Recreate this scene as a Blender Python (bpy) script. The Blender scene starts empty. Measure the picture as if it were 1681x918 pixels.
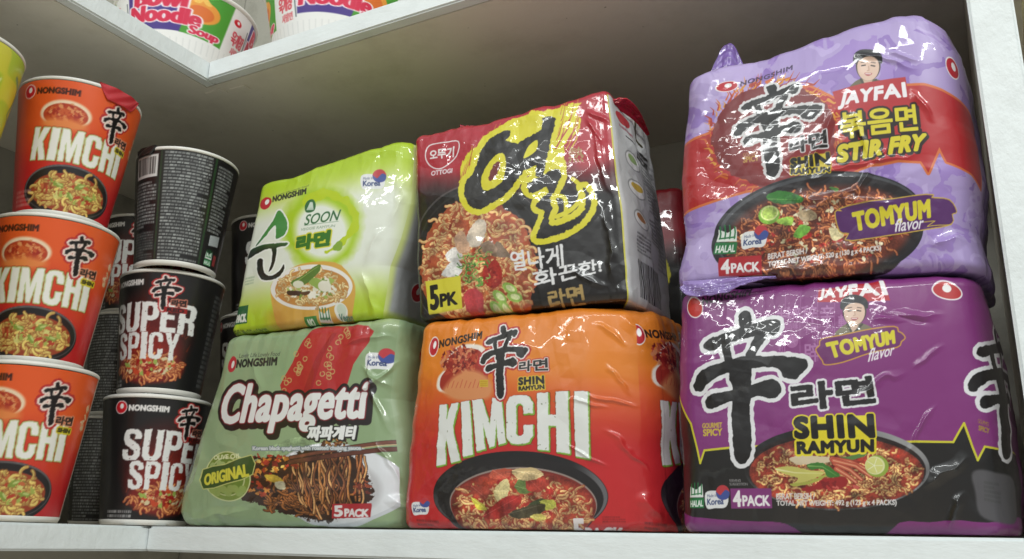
import bpy, bmesh, math
import numpy as np
from mathutils import Vector, Matrix

# ------------------------------------------------------------------ camera, world, lamps
C = bpy.context.scene.collection
SC = bpy.context.scene
cam_data = bpy.data.cameras.new("camera")
cam_data.sensor_width = 36.0
cam_data.lens = 36.0 * 1457.25 / 1681.0
cam_data.clip_start = 0.01
cam_data.clip_end = 100.0
cam = bpy.data.objects.new("camera", cam_data)
C.objects.link(cam)
rt_, up_, fw_ = Vector((.87754814, .47910233, .01924095)), Vector((.11969965, -.25775248, .95876778)), Vector((-.46430728, .83906175, .28353859))
m3 = Matrix((rt_, up_, -fw_)).transposed()
cam.matrix_world = Matrix.Translation((.640396, -.533545, -.0068496)) @ m3.to_4x4()
SC.camera = cam
SC.view_settings.view_transform = 'Standard'
SC.view_settings.look = 'None'
SC.view_settings.exposure = 0.0
SC.view_settings.gamma = 1.0
SC.view_settings.use_curve_mapping = False

world = bpy.data.worlds.new("World")
SC.world = world
world.use_nodes = True
wn = world.node_tree
bgn = wn.nodes["Background"]
tc = wn.nodes.new("ShaderNodeTexCoord")
sx = wn.nodes.new("ShaderNodeSeparateXYZ")
wr = wn.nodes.new("ShaderNodeValToRGB")
mp = wn.nodes.new("ShaderNodeMapRange")
mp.inputs[1].default_value = -1.0
wn.links.new(tc.outputs["Generated"], sx.inputs[0])
wn.links.new(sx.outputs[2], mp.inputs[0])
wn.links.new(mp.outputs[0], wr.inputs[0])
wn.links.new(wr.outputs[0], bgn.inputs[0])
cr = wr.color_ramp
cr.elements[0].position = 0.0
cr.elements[0].color = (1.0, .91, .76, 1)
cr.elements[1].position = 1.0
cr.elements[1].color = (.80, .86, .86, 1)
e = cr.elements.new(.5); e.color = (.36, .35, .33, 1)
e = cr.elements.new(.7); e.color = (.55, .58, .58, 1)
bgn.inputs[1].default_value = 0.82


def lamp(name, loc, target, sx_, sy_, power, col):
    d = bpy.data.lights.new(name, 'AREA')
    d.shape = 'RECTANGLE'; d.size = sx_; d.size_y = sy_
    d.energy = power; d.color = col
    o = bpy.data.objects.new(name, d)
    C.objects.link(o)
    o.location = loc
    o.rotation_euler = (Vector(target) - Vector(loc)).to_track_quat('-Z', 'Y').to_euler()
    return o


# the shop's ceiling fluorescent tubes, above and in front of the shelves
lamp("ceiling_tube_lamp", (.55, -1.25, 1.45), (.35, .0, .1), 1.2, .05, 8, (.97, 1.0, .985))
lamp("ceiling_tube_lamp", (-.1, -2.3, 1.75), (.3, .0, .1), 1.2, .07, 10, (.97, 1.0, .985))
lamp("ceiling_tube_lamp", (2.0, -1.0, 1.6), (.1, .0, .2), 1.2, .07, 28, (.96, 1.0, .97))


lamp("ceiling_tube_lamp", (-1.3, -3.0, 1.85), (.3, .0, .1), 3.6, .06, 38, (.97, 1.0, .985))


# ------------------------------------------------------------------ object helpers
def finish(o, label=None, cat=None, group=None, kind=None):
    if label: o["label"] = label
    if cat: o["category"] = cat
    if group: o["group"] = group
    if kind: o["kind"] = kind
    return o


def empty(name, loc, label, cat, group=None):
    o = bpy.data.objects.new(name, None)
    o.empty_display_size = .02
    C.objects.link(o)
    o.location = loc
    return finish(o, label, cat, group)


def link(name, me, mat, parent=None):
    o = bpy.data.objects.new(name, me)
    C.objects.link(o)
    if mat: me.materials.append(mat)
    if parent: o.parent = parent
    return o


def grid_mesh(name, P, col=None, wrap=False):
    """P (rows, cols, 3) -> smooth quad sheet; col (rows, cols, 3) sRGB 0..1 print colours"""
    nr, nc = P.shape[:2]
    idx = np.arange(nr * nc).reshape(nr, nc)
    if wrap: idx = np.concatenate([idx, idx[:, :1]], 1)
    f = np.stack([idx[:-1, :-1], idx[:-1, 1:], idx[1:, 1:], idx[1:, :-1]], -1).reshape(-1, 4)
    me = bpy.data.meshes.new(name)
    me.vertices.add(nr * nc)
    me.vertices.foreach_set("co", P.astype(np.float32).ravel())
    me.loops.add(f.size)
    me.loops.foreach_set("vertex_index", f.astype(np.int32).ravel())
    me.polygons.add(len(f))
    me.polygons.foreach_set("loop_start", np.arange(0, f.size, 4, dtype=np.int32))
    me.update(calc_edges=True)
    me.polygons.foreach_set("use_smooth", np.ones(len(f), dtype=bool))
    if col is not None:
        c = np.clip(col, 0, 1)
        lin = np.where(c <= .04045, c / 12.92, ((c + .055) / 1.055) ** 2.4)
        a = me.attributes.new("print", 'FLOAT_COLOR', 'POINT')
        rgba = np.ones((nr * nc, 4), np.float32)
        rgba[:, :3] = lin.reshape(-1, 3)
        a.data.foreach_set("color", rgba.ravel())
    me.validate()
    return me


def bm_mesh(name, bm, smooth=False):
    me = bpy.data.meshes.new(name)
    bm.normal_update()
    bm.to_mesh(me); bm.free()
    if smooth:
        me.polygons.foreach_set("use_smooth", np.ones(len(me.polygons), dtype=bool))
    return me


def box(bm, x0, x1, y0, y1, z0, z1, bev=0.0):
    r = bmesh.ops.create_cube(bm, size=1.0)
    for v in r["verts"]:
        v.co = Vector((x0 + (v.co.x + .5) * (x1 - x0), y0 + (v.co.y + .5) * (y1 - y0), z0 + (v.co.z + .5) * (z1 - z0)))
    if bev:
        es = list({e for v in r["verts"] for e in v.link_edges})
        bmesh.ops.bevel(bm, geom=es, offset=bev, segments=2, affect='EDGES')


def lathe(name, prof, n=96, closed=False):
    """prof list of (r, z) from bottom to top"""
    pr = np.array(prof)
    t = np.linspace(0, 2 * np.pi, n, endpoint=False)
    P = np.stack([pr[:, 0:1] * np.cos(t), pr[:, 0:1] * np.sin(t), np.repeat(pr[:, 1:2], n, 1)], -1)
    return grid_mesh(name, P, None, True)


# ------------------------------------------------------------------ materials
def nodes_mat(name):
    m = bpy.data.materials.new(name)
    m.use_nodes = True
    nt = m.node_tree
    return m, nt, nt.nodes["Principled BSDF"]


def bump(nt, bsdf, scale, strength, dist, detail=4, stretch=(1, 1, 1), kind='Object', rough=.6):
    t = nt.nodes.new("ShaderNodeTexCoord"); mpn = nt.nodes.new("ShaderNodeMapping")
    mpn.inputs["Scale"].default_value = stretch
    n = nt.nodes.new("ShaderNodeTexNoise"); n.inputs["Scale"].default_value = scale
    n.inputs["Detail"].default_value = detail
    n.inputs["Roughness"].default_value = rough
    b = nt.nodes.new("ShaderNodeBump"); b.inputs["Strength"].default_value = strength
    b.inputs["Distance"].default_value = dist
    nt.links.new(t.outputs[kind], mpn.inputs[0]); nt.links.new(mpn.outputs[0], n.inputs["Vector"])
    nt.links.new(n.outputs[0], b.inputs["Height"]); nt.links.new(b.outputs[0], bsdf.inputs["Normal"])
    return n, b


def paint_mat(name, base, dirt, rough=.5, bs=60, bstr=.6, stretch=(1, 1, 1)):
    m, nt, b = nodes_mat(name)
    b.inputs["Roughness"].default_value = rough
    bump(nt, b, bs, bstr, .004, 5, stretch)
    t = nt.nodes.new("ShaderNodeTexCoord")
    n = nt.nodes.new("ShaderNodeTexNoise"); n.inputs["Scale"].default_value = 9; n.inputs["Detail"].default_value = 6
    n.inputs["Roughness"].default_value = .7
    r = nt.nodes.new("ShaderNodeValToRGB")
    r.color_ramp.elements[0].position = .30; r.color_ramp.elements[0].color = (*dirt, 1)
    r.color_ramp.elements[1].position = .52; r.color_ramp.elements[1].color = (*base, 1)
    nt.links.new(t.outputs["Object"], n.inputs["Vector"]); nt.links.new(n.outputs[0], r.inputs[0])
    # small chips where the paint has come off
    n2 = nt.nodes.new("ShaderNodeTexNoise"); n2.inputs["Scale"].default_value = 120; n2.inputs["Detail"].default_value = 3
    r2 = nt.nodes.new("ShaderNodeValToRGB"); r2.color_ramp.elements[0].position = .765; r2.color_ramp.elements[1].position = .80
    r2.color_ramp.elements[0].color = (0, 0, 0, 1); r2.color_ramp.elements[1].color = (1, 1, 1, 1)
    mx = nt.nodes.new("ShaderNodeMix"); mx.data_type = 'RGBA'
    nt.links.new(t.outputs["Object"], n2.inputs["Vector"]); nt.links.new(n2.outputs[0], r2.inputs[0])
    nt.links.new(r2.outputs[0], mx.inputs[0]); nt.links.new(r.outputs[0], mx.inputs[6])
    mx.inputs[7].default_value = (dirt[0] * .5, dirt[1] * .5, dirt[2] * .45, 1)
    nt.links.new(mx.outputs[2], b.inputs["Base Color"])
    return m


def print_mat(name, rough, spec=.5, coat=0.0, crough=.08, bscale=300, bstr=.12, metal=0.0):
    m, nt, b = nodes_mat(name)
    a = nt.nodes.new("ShaderNodeAttribute"); a.attribute_name = "print"
    nt.links.new(a.outputs["Color"], b.inputs["Base Color"])
    b.inputs["Roughness"].default_value = rough
    b.inputs["Specular IOR Level"].default_value = spec
    b.inputs["Coat Weight"].default_value = coat
    b.inputs["Coat Roughness"].default_value = crough
    b.inputs["Metallic"].default_value = metal
    bump(nt, b, bscale, bstr, .0006, 3)
    return m


def plain_mat(name, col, rough=.4, metal=0, bscale=200, bstr=.1):
    m, nt, b = nodes_mat(name)
    n, _ = bump(nt, b, bscale, bstr, .0008, 3)
    r = nt.nodes.new("ShaderNodeMix"); r.data_type = 'RGBA'
    r.inputs[6].default_value = (col[0] * .92, col[1] * .92, col[2] * .92, 1); r.inputs[7].default_value = (*col, 1)
    nt.links.new(n.outputs[0], r.inputs[0]); nt.links.new(r.outputs[2], b.inputs["Base Color"])
    b.inputs["Roughness"].default_value = rough; b.inputs["Metallic"].default_value = metal
    return m


M_EDGE_X = paint_mat("white_brush_paint", (.70, .745, .75), (.62, .66, .66), .5, 50, .32, (.35, 1, 1))
M_EDGE_Z = paint_mat("white_brush_paint_upright", (.70, .745, .75), (.62, .66, .66), .5, 70, .38, (1, 1, .7))
M_BOARD = paint_mat("board_paint", (.71, .68, .60), (.60, .57, .49), .5, 14, .3)
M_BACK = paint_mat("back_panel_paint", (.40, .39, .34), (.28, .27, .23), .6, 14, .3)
M_FILM = print_mat("glossy_printed_film", .38, .40, .60, .045, 220, .05)
M_CARD = print_mat("printed_paper_cup", .30, .5, .15, .12, 500, .05)
M_RIM = plain_mat("white_cup_rim", (.78, .77, .72), .4)
M_LIDS = plain_mat("foil_lid", (.62, .62, .60), .35, .3)
M_TAB_R = plain_mat("red_lid_tab", (.50, .03, .04), .3)
M_TAB_B = plain_mat("black_lid_tab", (.02, .02, .02), .3)
M_FOAM = print_mat("printed_foam_bowl", .45, .4, 0, .2, 500, .05)

# ------------------------------------------------------------------ the shelf unit (the setting)
H = .42
DEP = .3376
XP = .6525
shelf = empty("shelf_unit", (0, 0, 0), "white painted corner shelf unit of thick boards holding all the noodle packs and cups", "shelf")


def l_board(z0, z1):
    bm = bmesh.new()
    pts = [(-DEP, -1.0), (-.013, -1.0), (-.013, .013), (1.25, .013), (1.25, DEP), (-DEP, DEP)]
    vs = [bm.verts.new((x, y, z0)) for x, y in pts]
    f = bm.faces.new(vs)
    r = bmesh.ops.extrude_face_region(bm, geom=[f])
    for v in r["geom"]:
        if isinstance(v, bmesh.types.BMVert): v.co.z = z1
    bmesh.ops.recalc_face_normals(bm, faces=bm.faces)
    return bm_mesh("shelf_board", bm)


for z0, z1 in ((-.0195, -.0005), (H + .0005, H + .0195), (-.42, -.401)):
    link("shelf_board", l_board(z0, z1), M_BOARD, shelf)
    bm = bmesh.new(); box(bm, .0005, 1.25, 0, .0125, z0 - .0005, z1 + .0005, .0016)
    link("edge_trim", bm_mesh("edge_trim", bm), M_EDGE_X, shelf)
    bm = bmesh.new(); box(bm, -.0125, 0, -1.0, .0125, z0 - .0005, z1 + .0005, .0016)
    link("edge_trim", bm_mesh("edge_trim", bm), M_EDGE_Z, shelf)
for z0, z1 in ((.0012, H - .001), (H + .021, H + .40)):
    bm = bmesh.new(); box(bm, XP + .002, XP + .0215, .0125, DEP - .001, z0, z1, .0012)
    link("divider_panel", bm_mesh("divider_panel", bm), M_BOARD, shelf)
    bm = bmesh.new(); box(bm, XP, XP + .0238, .0003, .0122, z0, z1, .0016)
    link("divider_trim", bm_mesh("divider_trim", bm), M_EDGE_Z, shelf)
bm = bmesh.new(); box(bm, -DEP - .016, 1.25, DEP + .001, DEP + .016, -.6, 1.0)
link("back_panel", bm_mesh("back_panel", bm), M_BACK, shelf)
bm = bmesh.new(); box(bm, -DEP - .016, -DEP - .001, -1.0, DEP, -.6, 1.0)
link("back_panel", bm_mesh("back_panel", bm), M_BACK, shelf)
# a patch of old tape left on the underside of the upper board
for x0, y0, w_, d_ in ((-.023, .019, .023, .011), (.005, .024, .021, .010)):
    bm = bmesh.new(); box(bm, x0, x0 + w_, y0, y0 + d_, H - .0006, H + .0007, .0005)
    link("tape_patch", bm_mesh("tape_patch", bm), M_BOARD, shelf)

# ------------------------------------------------------------------ printing: vector artwork laid on the label sheets
_rng = np.random.default_rng(7)
_LAT = _rng.random((256, 256)).astype(np.float32)


def vnoise(x, y, seed=0):
    x = np.asarray(x, np.float64) + seed * 17.31; y = np.asarray(y, np.float64) + seed * 9.77
    xi = np.floor(x).astype(np.int64); yi = np.floor(y).astype(np.int64)
    fx = x - xi; fy = y - yi
    fx = fx * fx * fx * (fx * (fx * 6 - 15) + 10); fy = fy * fy * fy * (fy * (fy * 6 - 15) + 10)
    a = _LAT[yi & 255, xi & 255]; b = _LAT[yi & 255, (xi + 1) & 255]
    c = _LAT[(yi + 1) & 255, xi & 255]; d = _LAT[(yi + 1) & 255, (xi + 1) & 255]
    return (a + (b - a) * fx) * (1 - fy) + (c + (d - c) * fx) * fy


def fbm(x, y, seed=0, o=3):
    s = 0; a = .5
    for k in range(o):
        s = s + a * (vnoise(x * 2 ** k, y * 2 ** k, seed + k * 3) * 2 - 1); a *= .5
    return s


def ss(a, b, x):
    t = np.clip((x - a) / (b - a), 0, 1)
    return t * t * (3 - 2 * t)


def hom(q):
    """unit square (a right, b down) -> quad TL, TR, BL, BR"""
    src = [(0, 0), (1, 0), (0, 1), (1, 1)]
    A = []; B = []
    for (x, y), (u, v) in zip(src, q):
        A.append([x, y, 1, 0, 0, 0, -u * x, -u * y]); B.append(u)
        A.append([0, 0, 0, x, y, 1, -v * x, -v * y]); B.append(v)
    h = np.linalg.solve(np.array(A, float), np.array(B, float))
    return np.append(h, 1).reshape(3, 3)


def happ(Hm, a, b):
    w = Hm[2, 0] * a + Hm[2, 1] * b + Hm[2, 2]
    return (Hm[0, 0] * a + Hm[0, 1] * b + Hm[0, 2]) / w, (Hm[1, 0] * a + Hm[1, 1] * b + Hm[1, 2]) / w


_GL = {}


def glyphs(s, sp=1.0):
    k = (s, sp)
    if k in _GL: return _GL[k]
    cu = bpy.data.curves.new("lettering", 'FONT'); cu.body = s; cu.resolution_u = 4; cu.space_character = sp
    o = bpy.data.objects.new("lettering", cu); C.objects.link(o)
    dg = bpy.context.evaluated_depsgraph_get()
    me = o.evaluated_get(dg).to_mesh()
    v = np.array([p.co[:2] for p in me.vertices], float)
    cnt = {}
    for p in me.polygons:
        vs = list(p.vertices)
        for a, b in zip(vs, vs[1:] + vs[:1]):
            kk = (min(a, b), max(a, b)); cnt[kk] = cnt.get(kk, 0) + 1
    ed = np.array([kk for kk, n in cnt.items() if n == 1])
    o.evaluated_get(dg).to_mesh_clear()
    bpy.data.objects.remove(o); bpy.data.curves.remove(cu)
    par = list(range(len(v)))

    def find(i):
        while par[i] != i:
            par[i] = par[par[i]]; i = par[i]
        return i
    for a, b in ed: par[find(a)] = find(b)
    comp = {}
    for a, b in ed: comp.setdefault(find(a), []).append((v[a], v[b]))
    comps = [np.array(c) for c in comp.values()]
    comps.sort(key=lambda c: c[..., 0].min())
    out = []
    for c in comps:                      # group contours that overlap in x into one glyph
        if out and c[..., 0].min() < out[-1][..., 0].max() - .005: out[-1] = np.concatenate([out[-1], c])
        else: out.append(c)
    allv = np.concatenate(out).reshape(-1, 2)
    r = (out, allv.min(0), allv.max(0))
    _GL[k] = r
    return r


def poly_segs(pts):
    p = np.array(pts, float)
    return np.stack([p, np.roll(p, -1, 0)], 1)


def smooth_pts(pts, n=5, closed=True):
    """Catmull-Rom through the given points"""
    p = np.array(pts, float); m = len(p); out = []
    rng_ = range(m) if closed else range(m - 1)
    for i in rng_:
        if closed: a, b, c, d = p[(i - 1) % m], p[i], p[(i + 1) % m], p[(i + 2) % m]
        else: a, b, c, d = p[max(i - 1, 0)], p[i], p[i + 1], p[min(i + 2, m - 1)]
        for t in np.arange(n) / n:
            out.append(.5 * ((2 * b) + (-a + c) * t + (2 * a - 5 * b + 4 * c - d) * t * t + (-a + 3 * b - 3 * c + d) * t ** 3))
    if not closed: out.append(p[-1])
    return np.array(out)


class Art:
    B = 16

    def __init__(s, X, Y):
        s.X = np.asarray(X, float); s.Y = np.asarray(Y, float)
        s.c = np.zeros(s.X.shape + (3,), np.float32)
        h, w = s.X.shape
        d = np.hypot(np.diff(s.X, axis=1), np.diff(s.Y, axis=1))
        d2 = np.hypot(np.diff(s.X, axis=0), np.diff(s.Y, axis=0))
        s.aa = float(max(np.median(d), np.median(d2)))
        s.rb = list(range(0, h, s.B)); s.cb = list(range(0, w, s.B))
        f = lambda A, op: op.reduceat(op.reduceat(A, s.rb, axis=0), s.cb, axis=1)
        s.x0, s.x1 = f(s.X, np.minimum), f(s.X, np.maximum)
        s.y0, s.y1 = f(s.Y, np.minimum), f(s.Y, np.maximum)

    def win(s, x0, y0, x1, y1):
        p = s.aa * 2
        m = (s.x1 > x0 - p) & (s.x0 < x1 + p) & (s.y1 > y0 - p) & (s.y0 < y1 + p)
        if not m.any(): return None
        r = np.flatnonzero(m.any(1)); q = np.flatnonzero(m.any(0))
        return slice(r[0] * s.B, (r[-1] + 1) * s.B), slice(q[0] * s.B, (q[-1] + 1) * s.B)

    def comp(s, sl, al, col):
        if callable(col): col = col(s.X[sl], s.Y[sl])
        col = np.asarray(col, np.float32) / 255.0
        al = al[..., None].astype(np.float32)
        s.c[sl] = s.c[sl] * (1 - al) + col * al

    def fill(s, col): s.comp((slice(None), slice(None)), np.ones(s.X.shape), col)

    def over(s, al_fn, col):
        s.comp((slice(None), slice(None)), al_fn(s.X, s.Y), col)

    def sdf(s, sl, segs):
        X, Y = s.X[sl], s.Y[sl]
        d2 = np.full(X.shape, 1e12); ins = np.zeros(X.shape, bool)
        ax, ay = segs[:, 0, 0], segs[:, 0, 1]; bx, by = segs[:, 1, 0], segs[:, 1, 1]
        step = max(1, int(600000 / X.size))
        for i in range(0, len(segs), step):
            a0 = ax[i:i + step, None, None]; a1 = ay[i:i + step, None, None]
            ux = bx[i:i + step, None, None] - a0; uy = by[i:i + step, None, None] - a1
            px = X[None] - a0; py = Y[None] - a1
            L = ux * ux + uy * uy + 1e-12
            t = np.clip((px * ux + py * uy) / L, 0, 1)
            d2 = np.minimum(d2, ((px - ux * t) ** 2 + (py - uy * t) ** 2).min(0))
            cr_ = ((a1 > Y[None]) != (a1 + uy > Y[None])) & (px < ux * py / np.where(uy == 0, 1e-12, uy))
            ins ^= (cr_.sum(0) & 1).astype(bool)
        d = np.sqrt(d2)
        return np.where(ins, -d, d)

    def al(s, d, soft=0.0):
        w = max(s.aa, soft)
        return np.clip(.5 - d / w, 0, 1)

    def segs(s, segs, col, bold=0, lines=(), rough=0, rscale=.2, soft=0, alpha=1.0, shift=(0, 0)):
        r = max([bold] + [q[0] for q in lines]) + rough + soft
        mn = segs.reshape(-1, 2).min(0) - r - abs(shift[0]); mx = segs.reshape(-1, 2).max(0) + r + abs(shift[1])
        sl = s.win(mn[0], mn[1], mx[0], mx[1])
        if sl is None: return
        d = s.sdf(sl, segs)
        if rough: d = d + rough * (fbm(s.X[sl] * rscale, s.Y[sl] * rscale, 5) * 2)
        for rr, cc in lines: s.comp(sl, s.al(d - rr, soft) * alpha, cc)
        if col is not None: s.comp(sl, s.al(d - bold, soft) * alpha, col)

    def poly(s, pts, col, smooth=0, **k):
        if smooth: pts = smooth_pts(pts, smooth)
        s.segs(poly_segs(pts), col, **k)

    def ell(s, cx, cy, rx, ry, col, rot=0.0, soft=0, alpha=1.0, rough=0, rscale=.2):
        R_ = max(rx, ry) + soft + rough
        sl = s.win(cx - R_, cy - R_, cx + R_, cy + R_)
        if sl is None: return
        c_, s_ = math.cos(rot), math.sin(rot)
        x = s.X[sl] - cx; y = s.Y[sl] - cy
        u = (x * c_ + y * s_) / rx; v = (-x * s_ + y * c_) / ry
        k = np.sqrt(u * u + v * v) + 1e-9
        d = k * (k - 1) / np.sqrt((u / rx) ** 2 + (v / ry) ** 2 + 1e-12)
        if rough: d = d + rough * fbm(s.X[sl] * rscale, s.Y[sl] * rscale, 8) * 2
        s.comp(sl, s.al(d, soft) * alpha, col)

    def line(s, pts, w, col, w1=None, lines=(), alpha=1.0, rough=0, rscale=.2, soft=0):
        """round-capped brush line, width w tapering to w1"""
        p = np.array(pts, float); n = len(p)
        ws = np.linspace(w, w if w1 is None else w1, n) / 2
        r = ws.max() + rough + soft + max([q[0] for q in lines] + [0])
        sl = s.win(p[:, 0].min() - r, p[:, 1].min() - r, p[:, 0].max() + r, p[:, 1].max() + r)
        if sl is None: return
        X, Y = s.X[sl], s.Y[sl]; d = np.full(X.shape, 1e9)
        for i in range(n - 1):
            ux, uy = p[i + 1] - p[i]
            t = np.clip(((X - p[i, 0]) * ux + (Y - p[i, 1]) * uy) / (ux * ux + uy * uy + 1e-12), 0, 1)
            d = np.minimum(d, np.hypot(X - p[i, 0] - ux * t, Y - p[i, 1] - uy * t) - (ws[i] + (ws[i + 1] - ws[i]) * t))
        if rough: d = d + rough * fbm(X * rscale, Y * rscale, 11) * 2
        for rr, cc in lines: s.comp(sl, s.al(d - rr) * alpha, cc)
        s.comp(sl, s.al(d, soft) * alpha, col)

    def text(s, t, q, col, bold=0, lines=(), sp=1.0, alpha=1.0, rough=0, shift=None, warp=None):
        """q: TL, TR, BL, BR of the lettering's box"""
        gl, mn, mx = glyphs(t, sp)
        Hm = hom(q)

        def place(g, dx=0, dy=0):
            a = (g[..., 0] - mn[0]) / (mx[0] - mn[0]); b = 1 - (g[..., 1] - mn[1]) / (mx[1] - mn[1])
            if warp: a, b = warp(a, b)
            x, y = happ(Hm, a, b)
            return np.stack([x + dx, y + dy], -1)
        if shift:                                       # drop edge printed behind the letters
            for g in gl: s.segs(place(g, shift[0], shift[1]), None, lines=[(shift[2], shift[3])], alpha=alpha)
        for rr, cc in sorted(lines, key=lambda q_: -q_[0]):
            for g in gl: s.segs(place(g), None, lines=[(rr, cc)], alpha=alpha, rough=rough)
        for g in gl: s.segs(place(g), col, bold=bold, alpha=alpha, rough=rough)

    def tl(s, t, x0, y0, x1, y1, h, col, slant=0, h1=None, **k):
        h1 = h if h1 is None else h1
        s.text(t, [(x0 + slant * h, y0 - h), (x1 + slant * h1, y1 - h1), (x0, y0), (x1, y1)], col, **k)

    def rect(s, x0, y0, x1, y1, col, **k): s.poly([(x0, y0), (x1, y0), (x1, y1), (x0, y1)], col, **k)

    def micro(s, q, rows, col, seed=0, alpha=.8, fill=.62):
        """rows of unreadably small print, as broken little bars"""
        r = np.random.default_rng(seed); Hm = hom(q)
        for k in range(rows):
            b0 = (k + .5 - fill / 2) / rows; b1 = (k + .5 + fill / 2) / rows
            a = 0.0; end = 1.0 if r.random() < .75 else .5 + .5 * r.random()
            while a < end:
                w = r.uniform(.03, .12); e_ = min(a + w, end)
                pts = [happ(Hm, u, v) for u, v in ((a, b0), (e_, b0), (e_, b1), (a, b1))]
                s.poly(pts, col, alpha=alpha * r.uniform(.55, 1)); a = e_ + r.uniform(.008, .02)

    def mottle(s, cx, cy, rx, ry, sc, rot=0, amt=.55):
        """uneven tones of a printed food photograph"""
        m = max(rx, ry); sl = s.win(cx - m, cy - m, cx + m, cy + m)
        if sl is None: return
        X, Y = s.X[sl], s.Y[sl]; x = X - cx; y = Y - cy
        k = np.hypot((x * math.cos(rot) + y * math.sin(rot)) / rx, (-x * math.sin(rot) + y * math.cos(rot)) / ry)
        f = 1 + amt * (1.3 * fbm(X / sc / 2, Y / sc / 2, 17, 2) + .6 * (vnoise(X / 2.2, Y / 2.2, 23) - .5))
        s.c[sl] = s.c[sl] * (1 + (f - 1) * (k < 1))[..., None].astype(np.float32)

    # ---- repeated printed motifs
    def logo(s, cx, cy, rx, ry, rot=0, rim=True):
        if rim: s.ell(cx, cy, rx * 1.13, ry * 1.13, (238, 235, 235), rot)
        s.ell(cx, cy, rx, ry, (200, 26, 40), rot)
        s.ell(cx + rx * .12, cy - ry * .2, rx * .36, ry * .45, (240, 238, 236), rot)

    def korea(s, x, y, w, h, tilt=0):
        s.poly([(x, y + h * .3), (x + w * .55, y + h * .22 + tilt), (x + w, y + h * .45 + tilt), (x + w * .9, y + h * .95 + tilt), (x + w * .45, y + h + tilt), (x + w * .05, y + h)], (228, 230, 232), smooth=4)
        r = w * .30; cx, cy = x + w * .78, y + r * .85 + tilt
        s.ell(cx, cy, r, r, (200, 50, 60)); s.poly([(cx - r, cy - .1 * r), (cx - .4 * r, cy + .35 * r), (cx, cy), (cx + .45 * r, cy - .35 * r), (cx + r, cy), (cx + .75 * r, cy + .75 * r), (cx, cy + r), (cx - .75 * r, cy + .7 * r)], (60, 80, 160), smooth=4)
        s.tl("Made in", x + w * .08, y + h * .52, x + w * .5, y + h * .48 + tilt, h * .14, (70, 80, 120))
        s.tl("Korea", x + w * .08, y + h * .86, x + w * .8, y + h * .82 + tilt, h * .28, (40, 60, 120), bold=.35)

    def halal(s, x, y, w, h):
        s.rect(x, y + h * .62, x + w, y + h, (30, 120, 62))
        s.poly([(x + w * .04, y + h * .6), (x + w * .1, y + h * .2), (x + w * .5, y + h * .32), (x + w * .9, y + h * .12), (x + w * .96, y + h * .6)], (225, 232, 226))
        for k in (.18, .4, .62, .84):
            s.line([(x + w * k, y + h * .05 + h * .2 * abs(k - .5)), (x + w * k, y + h * .5)], w * .07, (30, 120, 62))
        s.line([(x + w * .15, y + h * .5), (x + w * .85, y + h * .46)], w * .07, (30, 120, 62))
        s.tl("HALAL", x + w * .08, y + h * .95, x + w * .92, y + h * .93, h * .22, (235, 240, 236), bold=.4)

    def noodles(s, cx, cy, rx, ry, n, seed, light, dark, w=3.0, rot=0, size=1.0, amp=1.0):
        r = np.random.default_rng(seed)
        light = np.array(light, float); dark = np.array(dark, float)
        for k in range(n):
            a = r.uniform(0, 2 * np.pi); q = math.sqrt(r.random())
            x0 = rx * q * math.cos(a); y0 = ry * q * math.sin(a)
            c_, s_ = math.cos(rot), math.sin(rot)
            x = cx + x0 * c_ - y0 * s_; y = cy + x0 * s_ + y0 * c_
            L = r.uniform(8, 22) * size; th = r.uniform(0, 2 * np.pi); cur = r.uniform(.12, .34) * r.choice([-1, 1])
            pts = []
            for j in range(9):
                pts.append((x, y)); x += math.cos(th) * L / 8; y += math.sin(th) * L / 8 * .8
                th += cur * amp
                if j == 4 and r.random() < .5: cur = -cur
            t = r.uniform(.55, 1.1)
            cl = tuple(np.clip(light * t + dark * (1 - t) * .6, 0, 255))
            s.line(pts, w + 1.6, tuple(dark), alpha=.85)
            s.line(pts, w, cl)
            p2 = [(u - .3 * w, v - .35 * w) for u, v in pts[1:-1]]
            s.line(p2, w * .3, tuple(np.clip(light * 1.25 + 18, 0, 255)), alpha=.55)

    def flecks(s, cx, cy, rx, ry, n, seed, cols, size=3, rot=0, asp=.5):
        r = np.random.default_rng(seed)
        for k in range(n):
            a = r.uniform(0, 6.283); q = math.sqrt(r.random()); x0, y0 = rx * q * math.cos(a), ry * q * math.sin(a)
            x = cx + x0 * math.cos(rot) - y0 * math.sin(rot); y = cy + x0 * math.sin(rot) + y0 * math.cos(rot)
            z = size * r.uniform(.5, 1.3)
            s.ell(x, y, z, z * r.uniform(asp * .7, min(1, asp * 1.4)), cols[r.integers(len(cols))], r.uniform(0, 3.14), rough=z * .3, rscale=.4)

    def leaf(s, pts, col, vein=None, w=1.2):
        s.poly(pts, col, smooth=4, rough=.8)
        if vein: s.line(vein[0], w, vein[1], w1=.4)


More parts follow.
